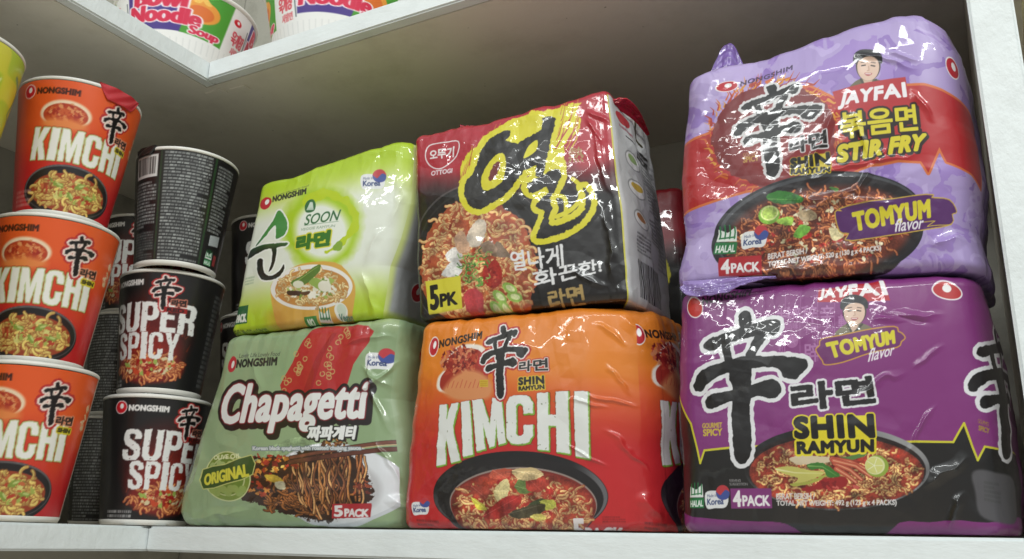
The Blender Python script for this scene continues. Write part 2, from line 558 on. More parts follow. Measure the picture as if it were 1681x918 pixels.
# the big brush character, traced as ink strokes in a 380 x 500 box
HANJA = [
    [(150, 10), (172, 0), (190, 15), (196, 38), (192, 60), (168, 64), (152, 42)],
    [(38, 104), (62, 86), (120, 70), (190, 48), (250, 32), (284, 34), (288, 60), (268, 82), (238, 76), (175, 92), (110, 106), (80, 122), (50, 128), (34, 118)],
    [(96, 108), (122, 100), (130, 140), (142, 178), (118, 186), (104, 150)],
    [(214, 74), (246, 84), (222, 122), (204, 160), (172, 166), (186, 130)],
    [(4, 226), (20, 198), (60, 176), (120, 160), (186, 146), (250, 148), (320, 150), (372, 160), (380, 178), (356, 206), (334, 224), (300, 212), (285, 188), (230, 184), (150, 194), (86, 210), (44, 240), (30, 256), (6, 256), (0, 240)],
    [(44, 284), (62, 266), (110, 258), (170, 246), (230, 228), (266, 220), (292, 240), (294, 264), (268, 284), (220, 274), (180, 284), (120, 292), (76, 310), (52, 312), (42, 298)],
    [(128, 176), (176, 160), (196, 170), (196, 260), (192, 330), (198, 400), (196, 458), (180, 488), (156, 492), (140, 468), (134, 400), (130, 320), (136, 260), (122, 210)],
]


def hanja(A, q, ink=(22, 20, 22), rims=((4, (235, 232, 235)),), rough=1.0, rscale=.25):
    """q: TL, TR, BL, BR of the character's box"""
    Hm = hom(q)
    P = []
    for st in HANJA:
        p = smooth_pts(st, 4)
        x, y = happ(Hm, p[:, 0] / 380, p[:, 1] / 500)
        P.append(np.stack([x, y], 1))
    for rr, cc in rims:
        for p in P: A.segs(poly_segs(p), None, lines=[(rr, cc)], rough=rough, rscale=rscale)
    for p in P: A.segs(poly_segs(p), ink, rough=rough, rscale=rscale)


def lerp(a, b, t):
    return np.asarray(a, float) * (1 - t[..., None]) + np.asarray(b, float) * t[..., None]


def in_px(s, ox, oy):
    """tracing of an enlarged view -> label units"""
    return lambda *p: [(ox + x / s, oy + y / s) for x, y in p]


def pack_box(A, x, y, w, h, txt, bg, fg=(240, 238, 240), tilt=0, bold=.8):
    A.poly([(x, y), (x + w, y + tilt), (x + w, y + h + tilt), (x, y + h)], bg)
    n, rest = txt[0], txt[1:]
    A.tl(n, x + w * .07, y + h * .88, x + w * .25, y + h * .88 + tilt * .2, h * .75, fg, bold=bold)
    A.tl(rest, x + w * .30, y + h * .86 + tilt * .3, x + w * .94, y + h * .86 + tilt * .9, h * .5, fg, bold=bold * .7)


def shin_words(A, q1, q2, ink=(24, 22, 22), plate=(232, 214, 30), r=4.5, b1=3, b2=1.8):
    for t, q in (("SHIN", q1), ("RAMYUN", q2)): A.text(t, q, None, lines=[(r, plate)], sp=1.12)
    A.poly([q1[0], q1[1], q2[3], q2[2]], plate)
    A.text("SHIN", q1, ink, bold=b1, sp=1.12); A.text("RAMYUN", q2, ink, bold=b2, sp=1.1)


def chef(A, cx, cy, s, cap=(38, 40, 46), coat=(120, 112, 88)):
    """small printed portrait of a cook in a dark cap"""
    A.poly([(cx - 30 * s, cy + 46 * s), (cx - 24 * s, cy + 30 * s), (cx - 8 * s, cy + 22 * s), (cx + 10 * s, cy + 22 * s), (cx + 26 * s, cy + 27 * s), (cx + 36 * s, cy + 36 * s), (cx + 36 * s, cy + 46 * s)], coat, smooth=4)
    A.poly([(cx - 10 * s, cy + 20 * s), (cx + 9 * s, cy + 20 * s), (cx + 4 * s, cy + 38 * s), (cx - 3 * s, cy + 38 * s)], (206, 170, 146))
    A.line([(cx - 12 * s, cy + 24 * s), (cx - 2 * s, cy + 42 * s), (cx + 14 * s, cy + 24 * s)], 4 * s, (70, 66, 54))
    A.ell(cx, cy, 21 * s, 26 * s, (60, 48, 44))
    A.ell(cx, cy + 3 * s, 18.5 * s, 23 * s, (222, 186, 164))
    A.ell(cx - 7 * s, cy + 6 * s, 7 * s, 8 * s, (232, 198, 178), soft=5 * s)
    A.poly([(cx - 23 * s, cy - 2 * s), (cx - 25 * s, cy - 16 * s), (cx - 14 * s, cy - 27 * s), (cx + 6 * s, cy - 28 * s), (cx + 21 * s, cy - 20 * s), (cx + 23 * s, cy - 4 * s), (cx + 10 * s, cy - 13 * s), (cx - 8 * s, cy - 13 * s)], cap, smooth=4)
    for sx_ in (-1, 1):
        A.line([(cx + sx_ * 11 * s, cy + .5 * s), (cx + sx_ * 5 * s, cy - .5 * s)], 2.2 * s, (48, 36, 34))
        A.line([(cx + sx_ * 12 * s, cy - 5 * s), (cx + sx_ * 5 * s, cy - 6 * s)], 1.5 * s, (90, 70, 62))
    A.line([(cx + .5 * s, cy + 1 * s), (cx + 1.5 * s, cy + 8 * s), (cx - 1.5 * s, cy + 9 * s)], 1.4 * s, (188, 146, 124))
    A.poly([(cx - 6 * s, cy + 13 * s), (cx, cy + 12.5 * s), (cx + 7 * s, cy + 13 * s), (cx + 3 * s, cy + 17 * s), (cx - 3 * s, cy + 17 * s)], (178, 66, 76), smooth=3)
    A.line([(cx - 4 * s, cy + 14 * s), (cx + 4.5 * s, cy + 14 * s)], 1.5 * s, (240, 232, 226))


# heavy block capitals (unit boxes, y down), loops filled even-odd
BLOCK = {
    "K": [[(0, 0), (.34, 0), (.34, .36), (.62, 0), (1, 0), (.66, .46), (1, 1), (.62, 1), (.40, .62), (.34, .70), (.34, 1), (0, 1)]],
    "I": [[(0, 0), (1, 0), (1, 1), (0, 1)]],
    "M": [[(0, 0), (.30, 0), (.5, .55), (.70, 0), (1, 0), (1, 1), (.75, 1), (.75, .42), (.58, 1), (.42, 1), (.25, .42), (.25, 1), (0, 1)]],
    "C": [[(1, .36), (.66, .36), (.66, .20), (.56, .15), (.42, .15), (.34, .22), (.34, .78), (.42, .85), (.56, .85), (.66, .80), (.66, .62), (1, .62), (1, .84), (.84, .98), (.62, 1), (.38, 1), (.14, .97), (0, .84), (0, .16), (.14, .03), (.38, 0), (.62, 0), (.84, .02), (1, .16)]],
    "H": [[(0, 0), (.36, 0), (.36, .39), (.64, .39), (.64, 0), (1, 0), (1, 1), (.64, 1), (.64, .56), (.36, .56), (.36, 1), (0, 1)]],
    "S": [[(.98, .32), (.64, .32), (.64, .20), (.54, .15), (.42, .15), (.34, .20), (.36, .30), (.86, .50), (1, .64), (1, .86), (.82, .98), (.56, 1), (.30, 1), (.08, .95), (0, .82), (0, .66), (.34, .66), (.34, .80), (.44, .86), (.58, .86), (.66, .80), (.64, .70), (.14, .50), (.02, .36), (.02, .16), (.18, .02), (.44, 0), (.70, .01), (.92, .08), (.98, .20)]],
    "U": [[(0, 0), (.35, 0), (.35, .78), (.43, .85), (.57, .85), (.65, .78), (.65, 0), (1, 0), (1, .84), (.82, .98), (.5, 1), (.18, .98), (0, .84)]],
    "P": [[(0, 0), (.70, 0), (.92, .06), (1, .18), (1, .44), (.90, .57), (.70, .62), (.36, .62), (.36, 1), (0, 1)], [(.36, .15), (.36, .47), (.56, .47), (.65, .40), (.65, .22), (.56, .15)]],
    "E": [[(0, 0), (.96, 0), (.96, .17), (.38, .17), (.38, .40), (.86, .40), (.86, .57), (.38, .57), (.38, .83), (1, .83), (1, 1), (0, 1)]],
    "R": [[(0, 0), (.70, 0), (.92, .06), (1, .18), (1, .38), (.90, .50), (.80, .54), (.95, .62), (1, 1), (.64, 1), (.60, .64), (.50, .60), (.36, .60), (.36, 1), (0, 1)], [(.36, .15), (.36, .45), (.54, .45), (.63, .39), (.63, .21), (.54, .15)]],
    "Y": [[(0, 0), (.38, 0), (.51, .34), (.64, 0), (1, 0), (.68, .60), (.68, 1), (.33, 1), (.33, .60)]],
}
BW = {"I": .48, "M": 1.28, "E": .86}


def block_segs(ch, q):
    Hm = hom(q); out = []
    for lp in BLOCK[ch]:
        p = np.array(lp); m = len(p); pts = []
        for i in range(m):
            for t in (0, .5): pts.append(p[i] * (1 - t) + p[(i + 1) % m] * t)
        pts = np.array(pts); x, y = happ(Hm, pts[:, 0], pts[:, 1])
        out.append(poly_segs(np.stack([x, y], 1)))
    return np.concatenate(out)


def block_word(A, w, q, col, lines=(), gap=.10, rough=.5, bold=0, dance=0):
    tot = sum(BW.get(c, 1) for c in w) + gap * (len(w) - 1); x = 0; Hm = hom(q); S = []
    for i, c in enumerate(w):
        a0, a1 = x / tot, (x + BW.get(c, 1)) / tot; x += BW.get(c, 1) + gap
        o = dance * (-1) ** i
        S.append(block_segs(c, [happ(Hm, a0, o), happ(Hm, a1, o), happ(Hm, a0, 1 + o), happ(Hm, a1, 1 + o)]))
    for rr, cc in lines:
        for g in S: A.segs(g, None, lines=[(rr, cc)], rough=rough)
    for g in S: A.segs(g, col, bold=bold, rough=rough)


# ------------------------------------------------------------------ the label sheets of the six packs
def art_purple(A):
    Z = in_px(1.921, 1100, 440)
    A.fill((132, 44, 122))
    # faint printed characters
    li = (176, 112, 172)
    for x in (1296, 1321, 1350, 1378): A.line([(x, 478), (x + 3, 590)], .9, li, alpha=.7)
    for t, x, y, z in (("辨", 1299, 502, 22), ("辞", 1324, 500, 25), ("辛", 1355, 500, 23), ("轉", 1385, 515, 20), ("辟", 1329, 562, 26),
                       ("子", 1329, 535, 9), ("難", 1340, 533, 10), ("同", 1299, 530, 9), ("味", 1310, 528, 9), ("利", 1364, 528, 12), ("八", 1304, 552, 11), ("半", 1281, 504, 18),
                       ("辛", 1282, 545, 13), ("利", 1286, 566, 12), ("味", 1300, 575, 11), ("心", 1312, 576, 10), ("味", 1342, 482, 9), ("轉", 1360, 545, 10), ("半", 1343, 549, 9)):
        A.text(t, [(x, y), (x + z, y - 1), (x + 1, y + z * 1.15), (x + z + 1, y + z * 1.1)], li, bold=.5 if z > 15 else 0, alpha=.85)
    A.ell(1310, 557, 11, 12, (196, 140, 190), alpha=.5)
    # black field with the yellow pulse line
    pulse = [(1100, 640), (1134, 690), (1147, 756), (1156, 735), (1204, 731), (1360, 725), (1516, 721), (1571, 721), (1587, 689), (1611, 750), (1623, 726), (1653, 729), (1720, 731)]
    A.poly(pulse + [(1730, 920), (1080, 920)], (28, 27, 28))
    for a, b in zip(pulse, pulse[1:]): A.line([a, b], 3.6, (214, 206, 40))
    # foot strip
    A.poly(Z((-60, 770), (60, 782), (250, 797), (330, 798), (400, 815), (440, 870), (440, 990), (-60, 990)), (128, 42, 118), smooth=3)
    A.poly(Z((660, 870), (740, 800), (830, 800), (910, 792), (1010, 800), (1200, 790), (1200, 990), (640, 990)), (130, 44, 120), smooth=3)
    # bowl
    A.ell(1381, 790, 148, 78, (30, 29, 30))
    A.ell(1381, 766, 152, 70, lambda x, y: lerp((34, 34, 36), (150, 150, 152), ss(1330, 1480, x) * ss(840, 720, y) + .35 * ss(770, 800, y)))
    A.ell(1381, 769, 146, 64, (40, 30, 30))
    A.ell(1381, 773, 143, 60, (122, 44, 34))
    A.ell(1381, 773, 141, 58, (150, 50, 34), soft=6)
    A.noodles(1381, 776, 134, 52, 420, 3, (232, 180, 108), (140, 52, 34), 3.0, size=.9, amp=1.5)
    A.flecks(1381, 776, 130, 52, 60, 4, [(170, 40, 30), (190, 60, 36), (120, 24, 22)], 3)
    A.mottle(1381, 773, 146, 64, 7)
    K = in_px(4.424, 1180, 660)
    A.leaf(K((560, 400), (640, 370), (800, 380), (880, 400), (820, 430), (700, 440), (620, 440)), (214, 196, 160))
    A.leaf(K((450, 470), (560, 452), (700, 480), (820, 500), (700, 560), (570, 590), (620, 540), (520, 510)), (206, 200, 96), (K((460, 475), (600, 500), (800, 505)), (236, 232, 160)), 3)
    A.leaf(K((560, 580), (700, 560), (830, 505), (840, 520), (720, 580), (600, 600)), (176, 180, 70))
    A.leaf(K((690, 440), (790, 425), (900, 490), (920, 530), (840, 530), (800, 470), (720, 480)), (62, 128, 46), (K((700, 450), (800, 455), (900, 520)), (130, 180, 90)), 2)
    A.leaf(K((900, 400), (1000, 375), (1120, 350), (1100, 380), (1000, 410), (920, 420)), (84, 130, 60))
    for p in (((870, 400), (1000, 420), (1130, 480), (1170, 520)), ((890, 430), (1000, 480), (1080, 550)), ((900, 470), (980, 520), (1040, 570)), ((880, 410), (1040, 450), (1150, 530))):
        A.line(K(*p), 7, (208, 96, 66), w1=4, lines=[(1, (160, 50, 40))]); A.line(K(*p), 1.6, (236, 160, 120))
    A.ell(1449, 762, 19, 18, (150, 176, 60), .3); A.ell(1446, 761, 16, 15, (226, 224, 160), .3); A.ell(1445, 761, 14, 13, (214, 214, 120), .3)
    for a in range(5): A.line([(1445, 761), (1445 + 13 * math.cos(a * 1.25), 761 + 12 * math.sin(a * 1.25))], .9, (240, 240, 210))
    A.leaf(K((640, 620), (740, 590), (800, 545), (860, 540), (960, 530), (980, 580), (920, 620), (780, 620), (700, 640)), (168, 30, 32))
    A.flecks(1385, 794, 32, 9, 14, 8, [(200, 50, 46), (140, 20, 26), (220, 90, 80)], 5)
    # lettering
    A.tl("NONGSHIM", 1153, 496, 1234, 480, 10.5, (30, 20, 28), bold=.7, sp=1.1)
    A.ell(1139, 501, 15, 17, (236, 230, 232), -.5); A.ell(1139, 501, 13.2, 15.2, (204, 44, 40), -.5)
    A.poly([(1351, 474), (1458, 461), (1468, 491), (1350, 494)], (190, 36, 48))
    A.text("JAYFAI", [(1355, 474), (1456, 462), (1353, 490), (1466, 488)], (236, 232, 234), bold=1.4, sp=1.12)
    chef(A, 1411, 508, .92)
    tag = in_px(5.1, 1330, 440)
    tg = smooth_pts(tag((105, 670), (135, 640), (150, 590), (300, 560), (520, 510), (740, 482), (770, 520), (800, 535), (825, 570), (795, 600), (765, 645), (560, 690), (330, 770), (185, 792), (160, 760), (130, 720)), 3)
    A.poly(tg, (112, 34, 104), lines=[(2, (206, 150, 50))])
    A.text("TOMYUM", [(1367, 562), (1474, 541), (1375, 585), (1476, 560)], (222, 210, 36), bold=1.9, sp=1.1)
    A.text("flavor", [(1438, 570), (1477, 562), (1433, 592), (1474, 580)], (232, 226, 232), bold=.3)
    hanja(A, [(1139, 506), (1337, 506), (1139, 762), (1337, 762)], rims=((7, (226, 226, 230)),), rough=1.0, rscale=.12)
    hanja(A, [(1592, 515), (1765, 515), (1592, 748), (1765, 748)], rims=((7, (226, 226, 230)),), rough=1.0, rscale=.12)
    A.text("라면", [(1310, 630), (1440, 616), (1313, 671), (1446, 657)], (26, 24, 26), bold=2.6, lines=[(6.2, (226, 226, 230))], rough=.6)
    shin_words(A, [(1316, 683), (1441, 678), (1318, 715), (1444, 713)], [(1320, 723), (1443, 719), (1321, 741), (1443, 737)], r=5.5, b1=3.2, b2=1.9)
    ye = (206, 180, 50)
    A.tl("GOURMET", 1155, 698, 1190, 697, 8, ye, bold=.35); A.tl("SPICY", 1156, 711, 1190, 710, 11, ye, bold=.6)
    A.tl("GOURMET", 1609, 687, 1628, 692, 7, (170, 140, 50)); A.tl("SPICY", 1611, 699, 1629, 703, 8, (170, 140, 50), bold=.4)
    A.tl("SERVING", 1202, 788, 1222, 788, 4.5, (190, 186, 188)); A.tl("SUGGESTION", 1202, 794, 1234, 794, 4.5, (190, 186, 188))
    pack_box(A, 1203, 799, 71, 34, "4PACK", (134, 46, 124), bold=1.3)
    A.tl("BERAT BERSIH /", 1282, 818, 1347, 817, 10, (226, 222, 222), bold=.35); A.tl("TOTAL NET WEIGHT: 492 g (123 g x 4 PACKS)", 1282, 831, 1480, 829, 11, (230, 226, 226), bold=.4)
    A.korea(1156, 795, 42, 37); A.halal(1124, 786, 29, 46)
    A.ell(1560, 472, 26, 15, (232, 226, 230), .1); A.ell(1560, 472, 23.5, 12.8, (196, 36, 40), .1); A.ell(1559, 468, 7.5, 6.5, (240, 238, 238))
    A.poly(Z((962, 645), (985, 626), (1040, 632), (1120, 655), (1130, 790), (1050, 800), (985, 775), (972, 700)), (84, 82, 86), smooth=4, soft=5)
    A.micro([Z((1000, 660))[0], Z((1060, 665))[0], Z((1000, 730))[0], Z((1060, 740))[0]], 5, (70, 70, 70), 5)


def art_lilac(A):
    Z = in_px(1.912, 1110, 10); K = in_px(4.173, 1340, 70)
    A.fill((172, 150, 208))
    wx = lambda x, y: (x / 62 + 1.1 * fbm(x / 50, y / 50, 2), y / 34 + 1.1 * fbm(x / 50, y / 50, 7))
    A.over(lambda x, y: .75 * ss(.10, .13, fbm(*wx(x, y), 3)), (152, 118, 200))
    A.over(lambda x, y: .65 * ss(.20, .23, fbm(*wx(x, y), 19)), (128, 92, 180))
    A.over(lambda x, y: .45 * ss(.22, .25, fbm(*wx(x, y), 31)), (200, 180, 232))
    band = Z((-60, 420), (40, 400), (95, 385), (150, 330), (290, 260), (400, 250), (480, 290), (640, 250), (760, 233), (890, 240), (1000, 262), (1000, 500), (935, 470), (838, 460), (812, 418), (780, 505), (755, 470), (680, 470), (560, 500), (480, 540), (300, 555), (200, 570), (45, 612), (-60, 630))
    A.poly(band, (192, 34, 40), lines=[(4, (222, 110, 52))])
    cx, cy = Z((292, 398))[0]
    r = np.random.default_rng(4)
    for k in range(150):                                            # ring of flames
        a = r.uniform(0, 6.283); rr = r.uniform(.9, 1.1)
        x, y = cx + 100 * rr * math.cos(a), cy + 86 * rr * math.sin(a)
        L = r.uniform(8, 26); b = a + 1.2
        A.line([(x, y), (x + L * .5 * math.cos(b), y + L * .5 * math.sin(b)), (x + L * math.cos(b - .5), y + L * math.sin(b - .5))], r.uniform(2, 6), [(214, 96, 30), (226, 150, 50), (178, 44, 28)][r.integers(3)], w1=.4)
    A.ell(cx, cy, 99, 85, (128, 30, 34), rough=3, rscale=.08)
    A.ell(cx + 15, cy + 10, 78, 66, (144, 34, 36), soft=30)
    # dish
    A.ell(1339, 372, 182, 92, (34, 34, 40), -.14)
    A.ell(1341, 369, 176, 86, (70, 72, 78), -.14); A.ell(1343, 371, 173, 83, (38, 34, 38), -.14)
    A.ell(1338, 376, 158, 73, (104, 44, 32), -.14, soft=10)
    A.noodles(1336, 376, 152, 69, 520, 11, (206, 118, 66), (96, 30, 24), 3.0, rot=-.14)
    A.flecks(1325, 378, 130, 55, 110, 12, [(168, 34, 30), (196, 60, 44), (120, 24, 24), (206, 196, 150), (222, 210, 176)], 4)
    for x, y, a in ((1283, 324, .2), (1305, 350, 1.0), (1240, 390, .4), (1312, 383, -.3), (1362, 388, .2), (1400, 330, 0)):
        A.ell(x, y, 9, 5, (168, 34, 32), a); A.ell(x - 2, y - 1, 4, 2, (214, 96, 80), a)
    A.leaf(Z((265, 590), (310, 572), (375, 590), (370, 610), (300, 612)), (52, 130, 46), (Z((270, 598), (370, 600)), (120, 176, 90)))
    A.ell(1252, 349, 18, 15, (126, 178, 60), -.4); A.ell(1253, 346, 15, 12, (214, 226, 140), -.4); A.ell(1253, 346, 12.5, 9.5, (176, 206, 90), -.4)
    A.leaf(Z((300, 660), (345, 655), (340, 680), (300, 675)), (150, 196, 70)); A.leaf(Z((345, 715), (370, 680), (400, 690), (370, 720)), (110, 176, 60))
    A.leaf(Z((455, 690), (490, 695), (500, 715), (470, 730)), (214, 200, 150)); A.leaf(Z((360, 640), (400, 630), (420, 655), (380, 670)), (196, 170, 130))
    A.leaf(Z((460, 560), (490, 565), (480, 575)), (90, 160, 60))
    A.mottle(1336, 376, 152, 70, 8, -.14, .4)
    # portrait and red name banner
    chef(A, 1414, 106, .95, (36, 36, 40), (104, 96, 66))
    A.poly(K((70, 330), (300, 265), (565, 215), (600, 385), (110, 450)), (190, 34, 42))
    A.text("JAYFAI", [(1373, 152), (1474, 131), (1367, 177), (1479, 160)], (236, 232, 236), bold=1.6, sp=1.12)
    A.text("볶음면", [(1369, 184), (1493, 165), (1372, 225), (1498, 205)], (224, 208, 34), bold=1.3, lines=[(4.6, (40, 28, 26))], shift=(4, 4, 4, (40, 28, 26)))
    A.text("STIR FRY", [(1367, 236), (1511, 211), (1366, 262), (1505, 236)], (224, 208, 34), bold=2.4, lines=[(4.8, (40, 28, 26))], shift=(3, 3, 4, (40, 28, 26)), sp=1.08)
    hanja(A, [(1197, 140), (1338, 118), (1201, 292), (1345, 284)], rims=((4.5, (214, 212, 214)),), rough=1.2, rscale=.2)
    A.text("라면", [(1288, 226), (1347, 212), (1289, 248), (1348, 238)], (26, 24, 26), bold=1.3, lines=[(3.2, (214, 210, 214))])
    shin_words(A, [(1290, 258), (1350, 247), (1290, 272), (1352, 266)], [(1290, 275), (1352, 270), (1290, 283), (1352, 279)], r=2.5, b1=1.8, b2=1, plate=(214, 190, 34))
    ye = (196, 150, 60)
    A.tl("GOURMET", 1215, 252, 1238, 250, 6, ye); A.tl("SPICY", 1215, 262, 1239, 259, 9, ye, bold=.4)
    tg = Z((478, 640), (500, 636), (515, 622), (780, 574), (800, 582), (862, 580), (895, 610), (880, 622), (884, 652), (800, 680), (530, 727), (520, 705), (490, 698))
    A.poly(tg, (88, 36, 106), lines=[(1.8, (206, 170, 60))], smooth=3)
    A.text("TOMYUM", [(1389, 346), (1524, 318), (1393, 374), (1529, 346)], (222, 208, 34), bold=2.3, sp=1.1)
    A.text("flavor", [(1466, 353), (1519, 346), (1462, 375), (1516, 366)], (234, 230, 236), bold=.4)
    A.line([(1519, 355), (1540, 352), (1526, 362), (1572, 354)], 1.4, (206, 180, 60))
    A.halal(1164, 362, 36, 50); A.korea(1207, 370, 40, 34, -2)
    pack_box(A, 1174, 418, 66, 30, "4PACK", (190, 34, 46), bold=1.1, tilt=-3)
    A.tl("BERAT BERSIH /", 1250, 422, 1312, 412, 9, (230, 226, 226), bold=.35); A.tl("TOTAL NET WEIGHT: 520 g (130 g x 4 PACKS)", 1250, 436, 1435, 408, 10, (232, 228, 228), bold=.4)
    A.logo(1184, 133, 17, 8, -.15); A.tl("NONGSHIM", 1206, 133, 1290, 108, 8, (60, 40, 80), bold=.4, sp=1.1)
    A.logo(1558, 84, 13, 16, -.3)


def art_orange(A, turned=False):
    Z = in_px(2.296, 660, 480); K = in_px(3.826, 690, 540)
    A.fill((0, 0, 0))
    A.over(lambda x, y: x * 0 + 1, lambda x, y: lerp((236, 128, 24), (206, 32, 36), ss(580, 745, y + 12 * fbm(y / 60, y * 0, 4))))
    # dish of cabbage pickle
    A.poly(K((120, 370), (105, 290), (150, 230), (170, 140), (240, 90), (330, 80), (400, 100), (420, 160), (400, 330), (300, 390)), (236, 226, 214), smooth=4, soft=3)
    A.poly(K((135, 360), (125, 290), (165, 230), (190, 150), (250, 110), (340, 110), (400, 150), (440, 300), (380, 370), (250, 385)), (170, 44, 30), smooth=4)
    A.flecks(755, 588, 34, 24, 130, 31, [(190, 60, 40), (150, 30, 24), (208, 96, 60), (120, 20, 20), (216, 130, 84)], 5, asp=.4)
    A.poly(K((150, 380), (160, 340), (230, 270), (330, 240), (430, 280), (470, 350), (430, 420), (250, 430)), (222, 140, 84), smooth=4, soft=8)
    for k in range(9): A.line(K((190 + 28 * k, 300 + 8 * (k % 3)), (175 + 28 * k, 350)), 1.1, (196, 60, 44), alpha=.7)
    A.rect(*[v for p in K((385, 302), (440, 345)) for v in p], (214, 180, 40)); A.micro([K((390, 306))[0], K((436, 306))[0], K((390, 342))[0], K((436, 342))[0]], 3, (190, 130, 30), 2)
    # black pan of noodles
    A.ell(852, 811, 143, 76, (26, 25, 27))
    A.ell(852, 811, 142, 75, lambda x, y: lerp((30, 29, 31), (120, 118, 122), ss(930, 985, x) * .8 + .5 * ss(760, 710, x) * ss(790, 840, y)))
    A.ell(852, 815, 136, 70, (34, 31, 33)); A.ell(857, 826, 121, 64, (150, 132, 124)); A.ell(857, 828, 119.5, 63, (132, 40, 32))
    A.ell(857, 830, 110, 56, (176, 62, 40), soft=14)
    A.noodles(857, 834, 110, 55, 330, 21, (226, 172, 108), (150, 48, 34), 3.4)
    A.flecks(850, 815, 75, 34, 80, 22, [(176, 44, 36), (196, 74, 52), (150, 30, 30), (214, 150, 110)], 6)
    for p, c in ((((260, 765), (300, 790), (315, 815), (280, 810)), (200, 190, 60)), (((350, 740), (400, 690), (410, 740), (370, 790)), (206, 190, 130)), (((430, 720), (460, 690), (500, 740), (450, 750)), (96, 120, 60)), (((470, 800), (530, 770), (560, 800), (500, 830)), (70, 84, 50)), (((520, 780), (570, 775), (580, 800), (545, 815)), (190, 190, 70)), (((300, 840), (380, 770), (450, 760), (440, 800), (360, 850)), (170, 40, 36)), (((400, 830), (470, 800), (540, 790), (520, 830), (440, 850)), (74, 66, 44)), (((480, 840), (520, 830), (540, 850), (500, 858)), (206, 190, 90)), (((265, 720), (330, 730), (320, 770), (270, 760)), (190, 70, 52)), (((480, 690), (560, 700), (530, 740), (480, 740)), (186, 60, 46)), (((420, 660), (500, 650), (540, 680), (460, 700)), (214, 186, 130)), (((350, 660), (420, 655), (400, 690), (340, 690)), (196, 80, 56))):
        A.leaf(Z(*p), c, (Z(p[0], p[2]), tuple(min(255, v + 40) for v in c)))
    A.mottle(857, 830, 118, 62, 8, amt=.4)
    # lettering
    A.logo(706, 565, 7.5, 14, .1)
    A.tl("NONGSHIM", 716, 567, 789, 552, 11.5, (36, 24, 18), bold=.7, sp=1.1)
    wh = (226, 228, 224)
    for ch, q in (("K", ((130, 458), (248, 443), (108, 838), (262, 805))), ("I", ((268, 440), (318, 432), (286, 782), (346, 768))), ("M", ((342, 430), (522, 412), (372, 745), (550, 692))),
                  ("C", ((556, 400), (720, 397), (562, 706), (720, 690))), ("H", ((750, 385), (935, 370), (752, 733), (942, 758))), ("I", ((978, 370), (1054, 370), (982, 775), (1062, 790)))):
        qq = K(*q); g = block_segs(ch, qq)
        A.segs(g + np.array([1.2, 1.6]), None, lines=[(3.0, (140, 34, 24)), (2.0, (124, 178, 48))], rough=.5)
        A.segs(g, wh, bold=.8, rough=.6)
    A.flecks(850, 690, 120, 50, 26, 66, [(90, 110, 60), (120, 120, 90)], 1.1)
    hanja(A, [(790, 533), (868, 529), (792, 651), (871, 651)], rims=((5, (190, 40, 40)), (2.2, (232, 228, 226))), rough=.7, rscale=.3)
    A.text("라면", [(856, 590), (901, 584), (856, 605), (902, 603)], (28, 24, 24), bold=.8, lines=[(3.6, (196, 60, 40)), (1.9, (232, 226, 220))])
    shin_words(A, [(856, 616), (895, 612), (856, 627), (896, 624)], [(856, 630), (896, 626), (856, 636), (897, 633)], r=2.2, b1=1, b2=.6, plate=(222, 190, 40))
    if not turned: A.korea(672, 815, 28, 28)
    A.micro([(678, 850), (715, 852), (678, 859), (715, 861)], 2, (110, 20, 24), 3); A.micro([(985, 845), (1020, 845), (985, 856), (1020, 856)], 3, (130, 20, 24), 4)
    A.tl("5", 938, 884, 955, 884, 33, (236, 226, 226), bold=1.8); A.tl("PACK", 958, 884, 1016, 884, 22, (236, 226, 226), bold=1.4)


